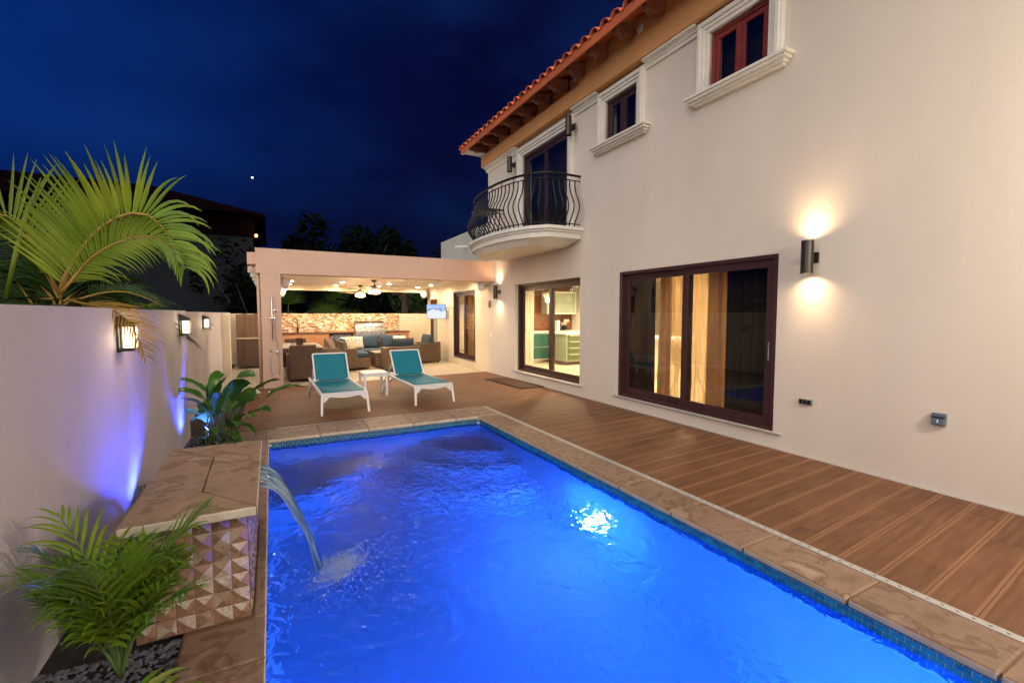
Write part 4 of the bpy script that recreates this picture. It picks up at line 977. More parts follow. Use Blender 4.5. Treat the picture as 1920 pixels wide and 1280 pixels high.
# outdoor kitchen counter
kc = thing('outdoor_counter', (2.2, 15.8, 0), 'long terracotta fronted outdoor kitchen counter with a dark stone top', 'counter')
for (x0, x1) in ((.2, 1.62), (2.36, 2.42), (3.42, 4.18)):
    a = MB(); a.box(x0, x1, 15.52, 16.17, 0, .92); a.build('base', 'terracotta_panel', kc, world=True, bevel=.004)
for (x0, x1) in ((.2, 2.43), (3.40, 4.22)):
    a = MB(); a.box(x0, x1, 15.48, 16.172, .922, .962); a.build('counter_top', 'brown_counter', kc, world=True, bevel=.006)
for k in range(3): a = MB(); a.box(.26 + k * .46, .68 + k * .46, 15.50, 15.519, .08, .86); a.build('door', 'terracotta_panel', kc, world=True, bevel=.004)
a = MB(); a.box(3.5, 4.1, 15.50, 15.519, .08, .86); a.build('door', 'terracotta_panel', kc, world=True, bevel=.004)
fg = thing('bar_fridge', (1.99, 15.8, 0), 'small steel fridge under the outdoor counter left of the grill', 'fridge')
a = MB(); a.box(1.64, 2.34, 15.5, 16.1, .02, .915); a.build('cabinet', 'dark', fg, world=True); a = MB(); a.box(1.65, 2.33, 15.475, 15.499, .10, .84); a.build('door', 'steel', fg, world=True, bevel=.004)
a = MB(); a.tube([(1.72, 15.44, .87), (2.26, 15.44, .87)], .012); a.build('handle', 'chrome', fg, world=True)
fc = thing('kitchen_tap', (.73, 15.85, .962), 'tall dark gooseneck tap on the outdoor counter', 'tap')
a = MB(); a.tube(resample([Vector(p) for p in ((0, 0, 0), (0, 0, .22), (0, 0, .36), (-.03, -.02, .42), (-.09, -.05, .44), (-.14, -.08, .40), (-.15, -.09, .33))], 24), .014, 10); a.build('spout', 'bronze', fc, smooth=True)
a = MB(); a.lathe([(.03, 0), (.03, .16), (.018, .18)], n=14); a.build('body', 'bronze', fc, smooth=True); a = MB(); a.bar((.02, 0, .12), (.075, -.01, .17), .012); a.build('handle', 'bronze', fc)
gr = thing('gas_grill', (2.91, 15.8, 0), 'built in stainless steel gas grill with a closed hood', 'grill')
a = MB(); a.box(2.43, 3.39, 15.45, 16.1, .02, .98); a.build('body', 'steel', gr, world=True, bevel=.004)
a = MB(); i = 0; n = 12
for x in (2.44, 3.38):
    for q in range(n + 1): t = math.pi / 2 * q / n; a.v.append((x, 15.97 - .45 * math.cos(t) ** .8 if False else 15.98 - .46 * math.cos(t), .985 + .33 * math.sin(t)))
    a.v.append((x, 15.98, .985))
m = n + 2
for q in range(m): q2 = (q + 1) % m; a.face((q, q2, m + q2, m + q))
a.face(range(m)); a.face([m + q for q in range(m)][::-1]); a.build('hood', 'steel', gr, world=True, bevel=.004)
a = MB(); a.tube([(2.52, 15.46, 1.10), (3.30, 15.46, 1.10)], .014, 10); a.build('handle', 'chrome', gr, world=True, smooth=True)
a = MB(); a.lathe([(.032, 0), (.032, .02), (.024, .024)], c=(2.91, 15.56, 1.215), T=Matrix.Rotation(rad(50), 4, 'X'), n=18); a.build('gauge', 'white', gr, world=True)
for k in range(6): a = MB(); a.lathe([(.026, 0), (.022, .03), (.012, .034)], c=(2.54 + k * .15, 15.449, .90), T=Matrix.Rotation(rad(90), 4, 'X'), n=14); a.build('knob', 'chrome', gr, world=True)
for (x, lab) in ((1.42, 'white outlet on the mosaic left of the fridge'), (2.08, 'white outlet on the mosaic nearer the grill')):
    t = thing('wall_socket', (x, 16.174, 1.10), lab, 'socket'); a = MB(); a.box(-.055, .055, -.012, 0, -.035, .035); a.build('plate', 'white', t); a = MB(); a.box(-.03, .03, -.016, -.0125, -.02, .02); a.build('outlet', 'white_plastic', t)
# television
tv = thing('television', (4.72, 14.15, 1.62), 'flat television on a swing arm showing a pale beach scene', 'television', rz=rad(-24))
a = MB(); a.box(-.315, .315, 0, .05, -.235, .235); a.build('casing', 'dark', tv, bevel=.006)
a = MB(); a.quad((-.305, -.001, -.225), (.305, -.001, -.225), (.305, -.001, .225), (-.305, -.001, .225)); a.build('screen', 'screen', tv)
a = MB(); a.bar((.0, .05, 0), (.25, .16, 0), .03, .05); a.bar((.25, .16, 0), (.36, .28, 0), .03, .05); a.build('arm', 'dark', tv)

# ---------------- wicker furniture
def wbox(par, name, x0, x1, y0, y1, z0, z1, m='wicker', bevel=.02, lab=None):
    mb = MB(); mb.box(x0, x1, y0, y1, z0, z1); o = mb.build(name, m, par, bevel=bevel)
    if lab: o['label'] = lab
    return o
def cushion(par, name, c, d, m, rx=0, rz=0, top=False):
    mb = MB(); n = 8; w, h, t = d[0] / 2, d[2] / 2, d[1] / 2; T = Matrix.Translation(c) @ Matrix.Rotation(rz, 4, 'Z') @ Matrix.Rotation(rx, 4, 'X')
    for sd in (-1, 1):
        for j in range(n + 1):
            for i in range(n + 1):
                u, v = i / n * 2 - 1, j / n * 2 - 1
                th_ = t * (.22 + .78 * ((1 - abs(u) ** 3.2) * (1 - abs(v) ** 3.2)) ** .5); k = 1 - .04 * (u * u * v * v) 
                mb.v.append(tuple(T @ Vector((u * w * (1 - .05 * (1 - v * v)) * k, sd * th_, v * h * (1 - .05 * (1 - u * u)) * k))))
    N = (n + 1) ** 2
    for j in range(n):
        for i in range(n):
            a = j * (n + 1) + i; mb.face((a, a + 1, a + n + 2, a + n + 1)); mb.face((N + a + n + 1, N + a + n + 2, N + a + 1, N + a))
    rim = [i for i in range(n + 1)] + [j * (n + 1) + n for j in range(1, n + 1)] + [n * (n + 1) + i for i in range(n - 1, -1, -1)] + [j * (n + 1) for j in range(n - 1, 0, -1)]
    for a, b in zip(rim, rim[1:] + rim[:1]): mb.face((a, N + a, N + b, b))
    return mb.build(name, m, par, smooth=True)
sf = thing('wicker_sofa', (2.6, 14.5, 0), 'L shaped wicker corner sofa with blue grey cushions in front of the grill', 'sofa')
L_ = lambda x, y: (x - 2.6, y - 14.5)
def wb(name, x0, x1, y0, y1, z0, z1, m='wicker', bevel=.02): return wbox(sf, name, x0 - 2.6, x1 - 2.6, y0 - 14.5, y1 - 14.5, z0, z1, m, bevel)
wb('base', 1.42, 2.42, 12.98, 14.95, .06, .33); wb('base', 2.42, 3.92, 14.05, 14.95, .06, .33)
wb('backrest', 1.42, 3.92, 14.95, 15.12, .06, .70)
mb = MB(); i = 0
pr_ = [(12.90, .62), (13.3, .645), (14.1, .74), (15.1, .80)]
for x in (1.42 - 2.6, 1.60 - 2.6):
    for y, z in pr_: mb.v.append((x, y - 14.5, .06)); mb.v.append((x, y - 14.5, z))
for k in range(3): a = 2 * k; mb.face((a, a + 2, a + 3, a + 1)); mb.face((8 + a, 8 + a + 1, 8 + a + 3, 8 + a + 2)); mb.face((a + 1, a + 3, 8 + a + 3, 8 + a + 1)); mb.face((a, 8 + a, 8 + a + 2, a + 2))
mb.face((0, 1, 9, 8)); mb.face((6, 14, 15, 7)); mb.build('armrest', 'wicker', sf)
wb('armrest', 1.60, 2.06, 12.88, 13.0, .06, .61); wb('armrest', 3.92, 4.08, 14.05, 15.12, .06, .62)
for (x0, x1, y0, y1) in ((1.62, 2.40, 13.02, 14.02), (1.62, 2.40, 14.04, 14.93), (2.42, 3.16, 14.06, 14.93), (3.17, 3.90, 14.06, 14.93)): wb('seat_cushion', x0, x1, y0, y1, .335, .47, 'blue_cushion', .04)
for x in (2.02, 2.68, 3.42): cushion(sf, 'back_cushion', (x - 2.6, 14.86 - 14.5, .66), (.68 if x > 2.1 else .5, .24, .44), 'blue_cushion', rx=rad(-12))
for y in (13.5, 14.2): cushion(sf, 'back_cushion', (1.74 - 2.6, y - 14.5, .66), (.62, .24, .44), 'blue_cushion', rx=rad(-12), rz=rad(90))
for (x, y, rz, m, lab, nm) in ((2.30, 14.62, .1, 'pattern_white', 'square white patterned pillow against the sofa back', 1), (1.98, 14.0, .5, 'pattern_brown', 'brown dotted pillow leaning in the sofa corner', 2), (3.62, 14.55, -.1, 'pattern_white', 'white patterned pillow at the right end of the sofa', 3), (1.92, 14.4, .6, 'pattern_white', 'white patterned pillow deep in the sofa corner', 4)):
    t = thing('throw_pillow', (x, y, .47), lab, 'pillow', rz=rz); cushion(t, 'cover', (0, 0, .19), (.42, .16, .40), m, rx=rad(-20))
ct = thing('coffee_table', (2.95, 13.55, 0), 'low square wicker coffee table between sofa and armchair', 'table'); wbox(ct, 'base', -.36, .36, -.36, .36, .03, .42); wbox(ct, 'table_top', -.38, .38, -.38, .38, .422, .45, 'wood_top', .005)
def armchair(loc, rz, label, s=1.0):
    t = thing('wicker_armchair', loc, label, 'armchair', rz=rz, group='wicker armchairs')
    wbox(t, 'base', -.34, .34, -.42, .30, .06, .32); wbox(t, 'backrest', -.46, .46, .30, .44, .05, .665)
    wbox(t, 'armrest', -.46, -.34, -.44, .30, .05, .62); wbox(t, 'armrest', .34, .46, -.44, .30, .05, .62)
    wbox(t, 'seat_cushion', -.335, .335, -.44, .28, .325, .46, 'grey_cushion', .04); cushion(t, 'back_cushion', (0, .20, .66), (.64, .22, .46), 'grey_cushion', rx=rad(-10))
    for x, y in ((-.4, -.38), (.4, -.38), (-.4, .38), (.4, .38)): wbox(t, 'foot', x - .02, x + .02, y - .02, y + .02, 0, .06, 'dark', .002)
    return t
armchair((3.16, 12.62, 0), rad(180), 'wicker armchair with its back to the pool behind the right sun lounger')
armchair((4.26, 14.30, 0), rad(-78), 'wicker armchair under the television beside the narrow glass door')
# dining set
dt = thing('dining_table', (.55, 12.85, 0), 'outdoor dining table with a pale plank top behind the pillar', 'table')
for k in range(7): wbox(dt, 'plank', -.55 + k * .157, -.55 + k * .157 + .153, -1.0, 1.0, .72, .75, 'wood_top', .003)
wbox(dt, 'apron', -.52, .52, -.95, .95, .62, .719, 'wicker', .005)
for x, y in ((-.46, -.9), (.46, -.9), (-.46, .9), (.46, .9)): wbox(dt, 'leg', x - .06, x + .06, y - .06, y + .06, 0, .62, 'wicker', .005)
def dining_chair(loc, rz, label, m='wicker_dark'):
    t = thing('dining_chair', loc, label, 'chair', rz=rz, group='wicker dining chairs')
    wbox(t, 'seat', -.27, .27, -.28, .24, .06, .44, m); wbox(t, 'backrest', -.28, .28, .22, .30, .06, .84, m, .025)
    wbox(t, 'armrest', -.34, -.27, -.28, .22, .06, .64, m); wbox(t, 'armrest', .27, .34, -.28, .22, .06, .64, m)
    wbox(t, 'seat_cushion', -.26, .26, -.27, .21, .442, .50, 'grey_cushion', .02)
dining_chair((.62, 11.62, 0), rad(180), 'dark wicker dining chair with its back to the pool next to the pillar')
dining_chair((1.34, 12.35, 0), rad(-90), 'wicker dining chair on the right side of the table, nearer one', 'wicker'); dining_chair((1.34, 13.3, 0), rad(-90), 'wicker dining chair on the right side of the table, farther one', 'wicker')
dining_chair((.6, 14.15, 0), 0, 'wicker dining chair at the far end of the table')
ib = thing('ice_bucket', (.60, 12.3, .75), 'dark bucket with tongs on the dining table', 'bucket'); a = MB(); a.lathe([(.075, 0), (.095, .2), (.088, .2), (.07, .02)], n=18); a.build('bucket', 'bronze', ib); a = MB(); a.bar((.01, 0, .1), (.07, 0, .30), .012); a.bar((.0, 0, .1), (.045, .02, .30), .012); a.build('tongs', 'wood_top', ib)
for x, y, lab in ((.42, 12.25, 'nearer clear glass on the dining table left of the bucket'), (.47, 12.6, 'farther clear glass on the dining table behind the bucket')):
    t = thing('drinking_glass', (x, y, .75), lab, 'glass', group='glasses on the dining table'); a = MB(); a.lathe([(.03, 0), (.036, .11), (.034, .11), (.028, .008)], n=14); a.build('bowl', 'pane', t)
sc = thing('storage_cabinet', (-.58, 15.1, 0), 'wicker storage cabinet against the garden wall behind the plant', 'cabinet'); wbox(sc, 'body', -.28, .34, -.25, .3, .03, .82, 'wicker_dark'); wbox(sc, 'cabinet_top', -.30, .36, -.27, .32, .822, .86, 'wood_top', .004); wbox(sc, 'door', -.12, .32, -.27, -.252, .08, .78, 'wicker_dark', .004)
# small step/box behind table
# ---------------- loungers
def lounger(loc, rz, label):
    t = thing('sun_lounger', loc, label, 'sun lounger', rz=rz, group='teal sun loungers'); W = .33
    f = MB()
    for s in (-1, 1): f.bar((s * W, 0, .305), (s * W, 1.95, .325), .032, .045)
    f.build('side_rail', 'white_plastic', t, bevel=.008)
    n = 14; f = MB()
    for k in range(n):
        u0, u1 = k / n * 2 - 1, (k + 1) / n * 2 - 1; z = lambda u: .265 - .018 * math.cos(u * math.pi * 1.0) * (1 if abs(u) < .6 else .3)
        x0, x1 = u0 * W, u1 * W; i = len(f.v)
        f.v += [(x0, -.02, z(u0)), (x1, -.02, z(u1)), (x1, -.02, .335), (x0, -.02, .335), (x0, .03, z(u0)), (x1, .03, z(u1)), (x1, .03, .335), (x0, .03, .335)]
        for q in ((0, 1, 2, 3), (5, 4, 7, 6), (3, 2, 6, 7), (4, 5, 1, 0)): f.face([i + a for a in q])
    f.build('front_rail', 'white_plastic', t)
    for yy in (.9, 1.9): f = MB(); f.bar((-W, yy, .30), (W, yy, .30), .04, .03); f.build('cross_bar', 'white_plastic', t)
    for s in (-1, 1):
        f = MB(); f.bar((s * W, .0, .32), (s * (W + .02), -.07, 0), .034, .032, up=(0, 1, 0)); f.build('leg', 'white_plastic', t, bevel=.006)
        f = MB(); i = 0; f.v += [(s * (W - .02), -.012, .27), (s * (W - .10), -.012, .27), (s * (W - .07), -.02, .235), (s * (W - .02), -.03, .19), (s * (W - .02), .012, .27), (s * (W - .10), .012, .27), (s * (W - .07), .004, .235), (s * (W - .02), -.006, .19)]
        for q in ((0, 1, 2, 3), (7, 6, 5, 4), (0, 4, 5, 1), (1, 5, 6, 2), (2, 6, 7, 3), (3, 7, 4, 0)): f.face(q)
        f.build('bracket', 'white_plastic', t)
        f = MB(); f.bar((s * W, 1.62, .32), (s * (W + .01), 1.90, 0), .05, .045, up=(0, 1, 0)); f.build('leg', 'white_plastic', t, bevel=.006)
        f = MB(); f.tube([(s * W, 1.30, .31), (s * W, 1.48, .22), (s * W, 1.68, .17), (s * W, 1.80, .14)], .016, 6); f.build('brace', 'white_plastic', t, smooth=True)
    Hy, Hz = 1.30, .345; Lb = .575; an = rad(54)
    def sheet(nm, pf, m, nv, w):
        mb = MB(); nu = 10
        for j in range(nv + 1):
            for i in range(nu + 1): mb.v.append(pf(i / nu * 2 - 1, j / nv, w))
        for j in range(nv):
            for i in range(nu): a = j * (nu + 1) + i; mb.face((a, a + 1, a + nu + 2, a + nu + 1))
        o = mb.build(nm, m, t, smooth=True); sd = o.modifiers.new('thick', 'SOLIDIFY'); sd.thickness = .004; return o
    sheet('seat_sling', lambda u, v, w: (u * w, .01 + v * (Hy - .02), .340 - .018 * (1 - u * u) * math.sin(math.pi * v)), 'sling', 10, W - .015)
    back = lambda v, o_: (Hy + v * Lb * math.cos(an) + o_ * math.sin(an), Hz + v * Lb * math.sin(an) - o_ * math.cos(an))
    sheet('back_sling', lambda u, v, w: (u * w, *back(v, .012 * (1 - u * u) * math.sin(math.pi * v))), 'sling', 8, W - .05)
    f = MB()
    for s in (-1, 1): f.bar((s * (W - .04), *back(0, 0)), (s * (W - .04), *back(1, 0)), .026, .03, up=(0, -1, 1))
    f.bar((-(W - .04), *back(1, 0)), (W - .04, *back(1, 0)), .03, .026); f.build('back_frame', 'white_plastic', t, bevel=.006)
    for s in (-1, 1): f = MB(); f.bar((s * (W - .04), *back(.55, .015)), (s * (W - .04), 1.78, .33), .02, .014); f.build('prop', 'white_plastic', t)
    for s in (-1, 1): f = MB(); f.tube([(s * (W - .10), *back(.03, -.012)), (s * (W - .01), *back(.03, -.012))], .009, 6); f.build('hinge', 'white', t)
lounger((.985, 7.45, 0), rad(1.5), 'left teal sun lounger with a white frame')
lounger((2.465, 7.58, 0), rad(3), 'right teal sun lounger with a white frame')
st = thing('side_table', (1.69, 8.86, 0), 'small square white side table between the two sun loungers', 'table', rz=rad(2))
for k in range(5): a = MB(); a.box(-.225 + k * .0905, -.225 + k * .0905 + .088, -.225, .225, .43, .45); a.build('slat', 'white_plastic', st, bevel=.003)
a = MB(); a.box(-.22, .22, -.22, -.20, .38, .429); a.box(-.22, .22, .20, .22, .38, .429); a.box(-.22, -.20, -.199, .199, .38, .429); a.box(.20, .22, -.199, .199, .38, .429); a.build('apron', 'white_plastic', st)
for x, y in ((-.2, -.2), (.2, -.2), (-.2, .2), (.2, .2)): a = MB(); a.box(x - .022, x + .022, y - .022, y + .022, 0, .43); a.build('leg', 'white_plastic', st, bevel=.004)

# ================================================================ INTERIOR seen through the glass
rm = struct('interior_room', (7, 6, 0))
a = MB(); a.quad((HX + .22, 1.0, .17), (9.4, 1.0, .17), (9.4, 11.42, .17), (HX + .22, 11.42, .17)); a.build('floor', 'interior_floor', rm, world=True)
a = MB(); a.quad((HX + .22, 1.0, 2.42), (9.4, 1.0, 2.42), (9.4, 11.42, 2.42), (HX + .22, 11.42, 2.42)); a.build('ceiling', 'interior', rm, world=True)
a = MB(); a.quad((9.4, 1, .17), (9.4, 11.42, .17), (9.4, 11.42, 2.42), (9.4, 1, 2.42)); a.quad((HX + .22, 1, .17), (9.4, 1, .17), (9.4, 1, 2.42), (HX + .22, 1, 2.42)); a.quad((HX + .22, 11.42, .17), (9.4, 11.42, .17), (9.4, 11.42, 2.42), (HX + .22, 11.42, 2.42)); a.build('wall', 'interior', rm, world=True)
a = MB(); a.box(8.05, 8.2, 8.6, 11.4, .17, 2.42); a.build('partition', 'white', rm, world=True)
pnl = thing('kitchen_wall_panel', (7.2, 11.35, .17), 'tall reddish brown wood panelling behind the kitchen counter', 'panel'); a = MB(); a.box(6.3, 8.04, 11.36, 11.40, .17, 2.40); a.build('panel', 'kitchen_panel', pnl, world=True)
tc_ = thing('tall_cupboard', (6.0, 10.9, .17), 'tall dark wood cupboard left of the teal drawers', 'cupboard')
for x0 in (5.72, 6.01): a = MB(); a.box(x0, x0 + .285, 10.70, 11.2, .18, 2.38); a.build('door', 'dark_wood', tc_, world=True, bevel=.003)
wd = thing('interior_door', (5.45, 10.1, .17), 'white interior door standing open behind the kitchen glass', 'door'); a = MB(); a.box(5.40, 5.44, 9.55, 10.35, .18, 2.2); a.build('leaf', 'white', wd, world=True); a = MB(); a.bar((5.38, 9.62, 1.2), (5.38, 9.76, 1.2), .02); a.build('handle', 'steel', wd, world=True)
kcab = thing('kitchen_base_unit', (7.0, 11.0, .17), 'glossy teal drawer unit with a white worktop behind the kitchen glass', 'cabinet')
a = MB(); a.box(6.36, 7.62, 10.8, 11.35, .27, 1.02); a.build('carcass', 'white', kcab, world=True)
for z0, z1 in ((.30, .62), (.645, 1.0)):
    a = MB(); a.box(6.37, 7.60, 10.775, 10.799, z0, z1); a.build('drawer', 'teal_gloss', kcab, world=True, bevel=.003); a = MB(); a.box(6.6, 7.60, 10.755, 10.774, z1 - .025, z1 - .005); a.build('handle', 'steel', kcab, world=True)
a = MB(); a.box(6.34, 8.04, 10.76, 11.355, 1.021, 1.055); a.build('worktop', 'white', kcab, world=True); a = MB(); a.box(6.4, 7.6, 10.83, 10.9, .17, .27); a.build('plinth', 'steel', kcab, world=True)
g2 = thing('kitchen_drawer_cart', (7.3, 10.3, .17), 'green glass fronted drawer cart with a white frame', 'cabinet')
a = MB(); a.box(6.95, 7.75, 10.05, 10.6, .27, .99); a.build('carcass', 'glass_cab', g2, world=True)
for k in range(4): a = MB(); a.box(6.99, 7.72, 10.025, 10.049, .31 + k * .17, .31 + k * .17 + .155); a.build('drawer', 'green_glass', g2, world=True, bevel=.002); a = MB(); a.box(7.05, 7.6, 10.01, 10.024, .45 + k * .17, .46 + k * .17); a.build('handle', 'white', g2, world=True)
a = MB(); a.box(6.93, 7.78, 10.02, 10.62, .991, 1.02); a.build('worktop', 'white', g2, world=True); a = MB(); a.box(6.93, 7.78, 10.06, 10.58, .2, .26); a.build('shelf', 'dark_wood', g2, world=True)
uc = thing('kitchen_wall_unit', (7.4, 11.2, 1.85), 'frosted glass wall cabinet with a white frame above the coffee makers', 'cabinet')
a = MB(); a.box(6.98, 7.90, 11.0, 11.34, 1.57, 2.15); a.build('carcass', 'glass_cab', uc, world=True); a = MB()
for (x0, x1, z0, z1) in ((6.96, 7.92, 2.15, 2.18), (6.96, 7.92, 1.54, 1.57), (6.95, 6.98, 1.54, 2.18), (7.90, 7.93, 1.54, 2.18)): a.box(x0, x1, 10.98, 11.34, z0, z1)
a.build('frame', 'white', uc, world=True); a = MB(); a.box(6.98, 7.90, 10.985, 10.999, 1.85, 1.862); a.build('shelf', 'steel', uc, world=True)
cm = thing('coffee_maker', (7.58, 11.05, 1.056), 'steel filter coffee maker with a glass jug on the kitchen worktop', 'coffee maker')
a = MB(); a.box(-.10, .10, .03, .12, 0, .33); a.box(-.10, .10, -.10, .03, .25, .33); a.box(-.10, .10, -.10, .029, 0, .025); a.build('body', 'steel', cm, bevel=.006); a = MB(); a.lathe([(.05, 0), (.065, .06), (.045, .13)], c=(0, -.035, .03), n=16); a.build('jug', 'dark', cm)
kt = thing('coffee_machine', (7.32, 11.05, 1.056), 'narrow white coffee machine left of the steel coffee maker', 'coffee machine'); a = MB(); a.box(-.07, .03, -.1, .1, 0, .30); a.build('body', 'white', kt, bevel=.012); a = MB(); a.box(.031, .07, -.1, .08, 0, .22); a.build('water_tank', 'dark', kt, bevel=.008)
isl = thing('kitchen_island', (7.3, 7.6, .17), 'white kitchen island seen through the sheer curtains', 'counter'); a = MB(); a.box(7.0, 7.7, 6.6, 8.6, .17, 1.02); a.build('base', 'interior', isl, world=True); a = MB(); a.box(6.95, 7.75, 6.55, 8.65, 1.021, 1.06); a.build('worktop', 'white', isl, world=True)
mat('chair_shell', (.45, .38, .26), .5)
def shell_chair(loc, rz, lab):
    t = thing('indoor_chair', loc, lab, 'chair', rz=rz); mb = MB(); n = 10
    pr = [(-.22, .44), (-.1, .43), (.05, .42), (.16, .44), (.21, .52), (.235, .65), (.25, .80), (.26, .88)]
    for (y, z) in pr:
        for i in range(n + 1): u = i / n * 2 - 1; w = .21 if z < .6 else .20 - .06 * (z - .6) / .28; mb.v.append((u * w, y - .03 * u * u * (z > .5), z + .03 * u * u * (z < .5)))
    for j in range(len(pr) - 1):
        for i in range(n): a = j * (n + 1) + i; mb.face((a, a + 1, a + n + 2, a + n + 1))
    o = mb.build('shell', 'chair_shell', t, smooth=True); o.modifiers.new('thick', 'SOLIDIFY').thickness = .015
    for x, y in ((-.2, -.2), (.2, -.2), (-.2, .22), (.2, .22)): f = MB(); f.tube([(x * .5, y * .5, .42), (x, y, 0)], .012, 6); f.build('leg', 'dark_wood', t)
shell_chair((6.35, 5.5, .17), rad(70), 'shell chair showing through the curtain at the middle of the big window'); shell_chair((6.6, 4.6, .17), rad(-100), 'shell chair showing through the curtain near its right edge')
dt2 = thing('indoor_table', (6.95, 5.0, .17), 'pale round dining table inside the big window', 'table'); a = MB(); a.lathe([(.45, .72), (.46, .74), (.45, .755)], n=28); a.build('table_top', 'white', dt2); a = MB(); a.lathe([(.2, 0), (.04, .05), (.035, .72)], n=18); a.build('pedestal', 'white', dt2, smooth=True)
# curtains
def curtain(name, y0, y1, x, z0, z1, m, lab, amp=.045, waves=9, flare=0, cat='curtain', seed=1):
    mb = MB(); nu, nv = waves * 8, 10; rr = random.Random(seed); ph = [rr.uniform(0, 6) for _ in range(5)]
    for j in range(nv + 1):
        v = j / nv
        for i in range(nu + 1):
            u = i / nu; yy = y0 + (y1 - y0) * u + flare * (1 - v) * (u * 2 - 1)
            mb.v.append((x + amp * (math.sin(u * waves * 6.28 + ph[0]) * .7 + .5 * math.sin(u * waves * 2.7 + ph[1] + v)), yy, z0 + (z1 - z0) * v))
    for j in range(nv):
        for i in range(nu): a = j * (nu + 1) + i; mb.face((a, a + 1, a + nu + 2, a + nu + 1))
    return tag(mb.build(name, m, smooth=True), lab, cat)
mat('curtain_tan', (.26, .15, .08), .9, translucent=.3)
def sheer_mat():
    m = bpy.data.materials.new('sheer_net'); m.use_nodes = True; t = m.node_tree; L = t.links; t.nodes.clear()
    o = nd(t, 'ShaderNodeOutputMaterial'); tr = nd(t, 'ShaderNodeBsdfTransparent'); tl_ = nd(t, 'ShaderNodeBsdfTranslucent'); df = nd(t, 'ShaderNodeBsdfDiffuse')
    for q in (tl_, df): q.inputs[0].default_value = (.50, .33, .17, 1)
    a = nd(t, 'ShaderNodeMixShader'); L.new(tl_.outputs[0], a.inputs[1]); L.new(df.outputs[0], a.inputs[2]); b = nd(t, 'ShaderNodeMixShader'); b.inputs[0].default_value = .62
    L.new(tr.outputs[0], b.inputs[1]); L.new(a.outputs[0], b.inputs[2]); L.new(b.outputs[0], o.inputs[0]); M['sheer_net'] = m
sheer_mat()
curtain('blackout_curtain', 5.36, 5.98, 5.40, .18, 2.35, 'drape', 'dark blackout curtain at the left side of the big window', waves=4, seed=3)
curtain('blackout_curtain', 3.0, 4.07, 5.40, .18, 2.35, 'drape', 'dark blackout curtain at the right side of the big window', waves=6, seed=4)
curtain('tan_curtain', 5.10, 5.34, 5.50, .2, 2.35, 'curtain_tan', 'narrow tan curtain gathered at the left of the lit gap', waves=3, flare=.03, seed=5)
curtain('tan_curtain', 4.08, 4.40, 5.50, .2, 2.35, 'curtain_tan', 'tan curtain gathered at the right of the lit gap', waves=4, flare=.03, seed=6)
curtain('sheer_curtain', 4.2, 5.3, 5.60, .2, 2.35, 'sheer_net', 'see through beige net curtain across the lit gap of the big window', amp=.04, waves=14, seed=7)
curtain('white_curtain', 9.22, 9.55, 5.42, .2, 2.35, 'white_curtain', 'white curtain gathered at the left side of the kitchen door', waves=4, seed=8)
# room beside the pergola
r2 = struct('lounge_room', (7, 13, 0))
a = MB(); a.quad((HX + .22, 11.5, .17), (8.4, 11.5, .17), (8.4, 16.2, .17), (HX + .22, 16.2, .17)); a.build('floor', 'interior_floor', r2, world=True)
a = MB(); a.quad((HX + .22, 11.5, 2.42), (8.4, 11.5, 2.42), (8.4, 16.2, 2.42), (HX + .22, 16.2, 2.42)); a.build('ceiling', 'interior', r2, world=True)
a = MB(); a.quad((8.4, 11.5, .17), (8.4, 16.2, .17), (8.4, 16.2, 2.42), (8.4, 11.5, 2.42)); a.quad((HX + .22, 11.5, .17), (8.4, 11.5, .17), (8.4, 11.5, 2.42), (HX + .22, 11.5, 2.42)); a.quad((HX + .22, 16.2, .17), (8.4, 16.2, .17), (8.4, 16.2, 2.42), (HX + .22, 16.2, 2.42)); a.build('wall', 'interior', r2, world=True)
curtain('tan_curtain', 12.85, 13.5, 5.45, .2, 2.35, 'curtain_tan', 'tan curtain behind the left pane of the narrow glass door', waves=6, seed=9)
curtain('tan_curtain', 11.9, 12.15, 5.45, .2, 2.35, 'curtain_tan', 'tan curtain at the right edge of the narrow glass door', waves=3, seed=10)
sb = thing('sideboard', (6.6, 14.6, .17), 'dark wooden sideboard inside the narrow glass door', 'sideboard'); wbox(sb, 'body', -.5, .5, -.25, .25, .1, .8, 'dark_wood', .01); wbox(sb, 'cabinet_top', -.52, .52, -.27, .27, .80, .84, 'wood_top', .004)
for i, (x, y) in enumerate(((6.6, 9.5), (7.6, 9.5), (6.6, 7.2), (7.8, 6.0), (6.4, 5.0), (7.2, 3.8), (6.3, 12.5), (6.5, 14.2))):
    t = thing('room_downlight', (x, y, 2.42), 'small recessed light in the indoor ceiling over the ' + ('teal drawer unit', 'white partition wall', 'near end of the kitchen island', 'far side of the dining area', 'indoor dining table', 'right hand end of the dining room', 'narrow door beside the pergola', 'sideboard')[i], 'downlight', group='indoor ceiling lights'); a = MB(); a.lathe([(.07, -.001), (.065, -.01), (.05, -.01)], n=16); a.build('trim_ring', 'white', t); a = MB(); a.lathe([(.048, -.011), (.02, -.013)], n=16); a.build('lamp', 'lens_white', t)
    light('SPOT', 'room_bulb', (x, y, 2.39), 85, (1, .74, .44), t, size=.06, spot=160, blend=.6, aim=(0, 0, -1))

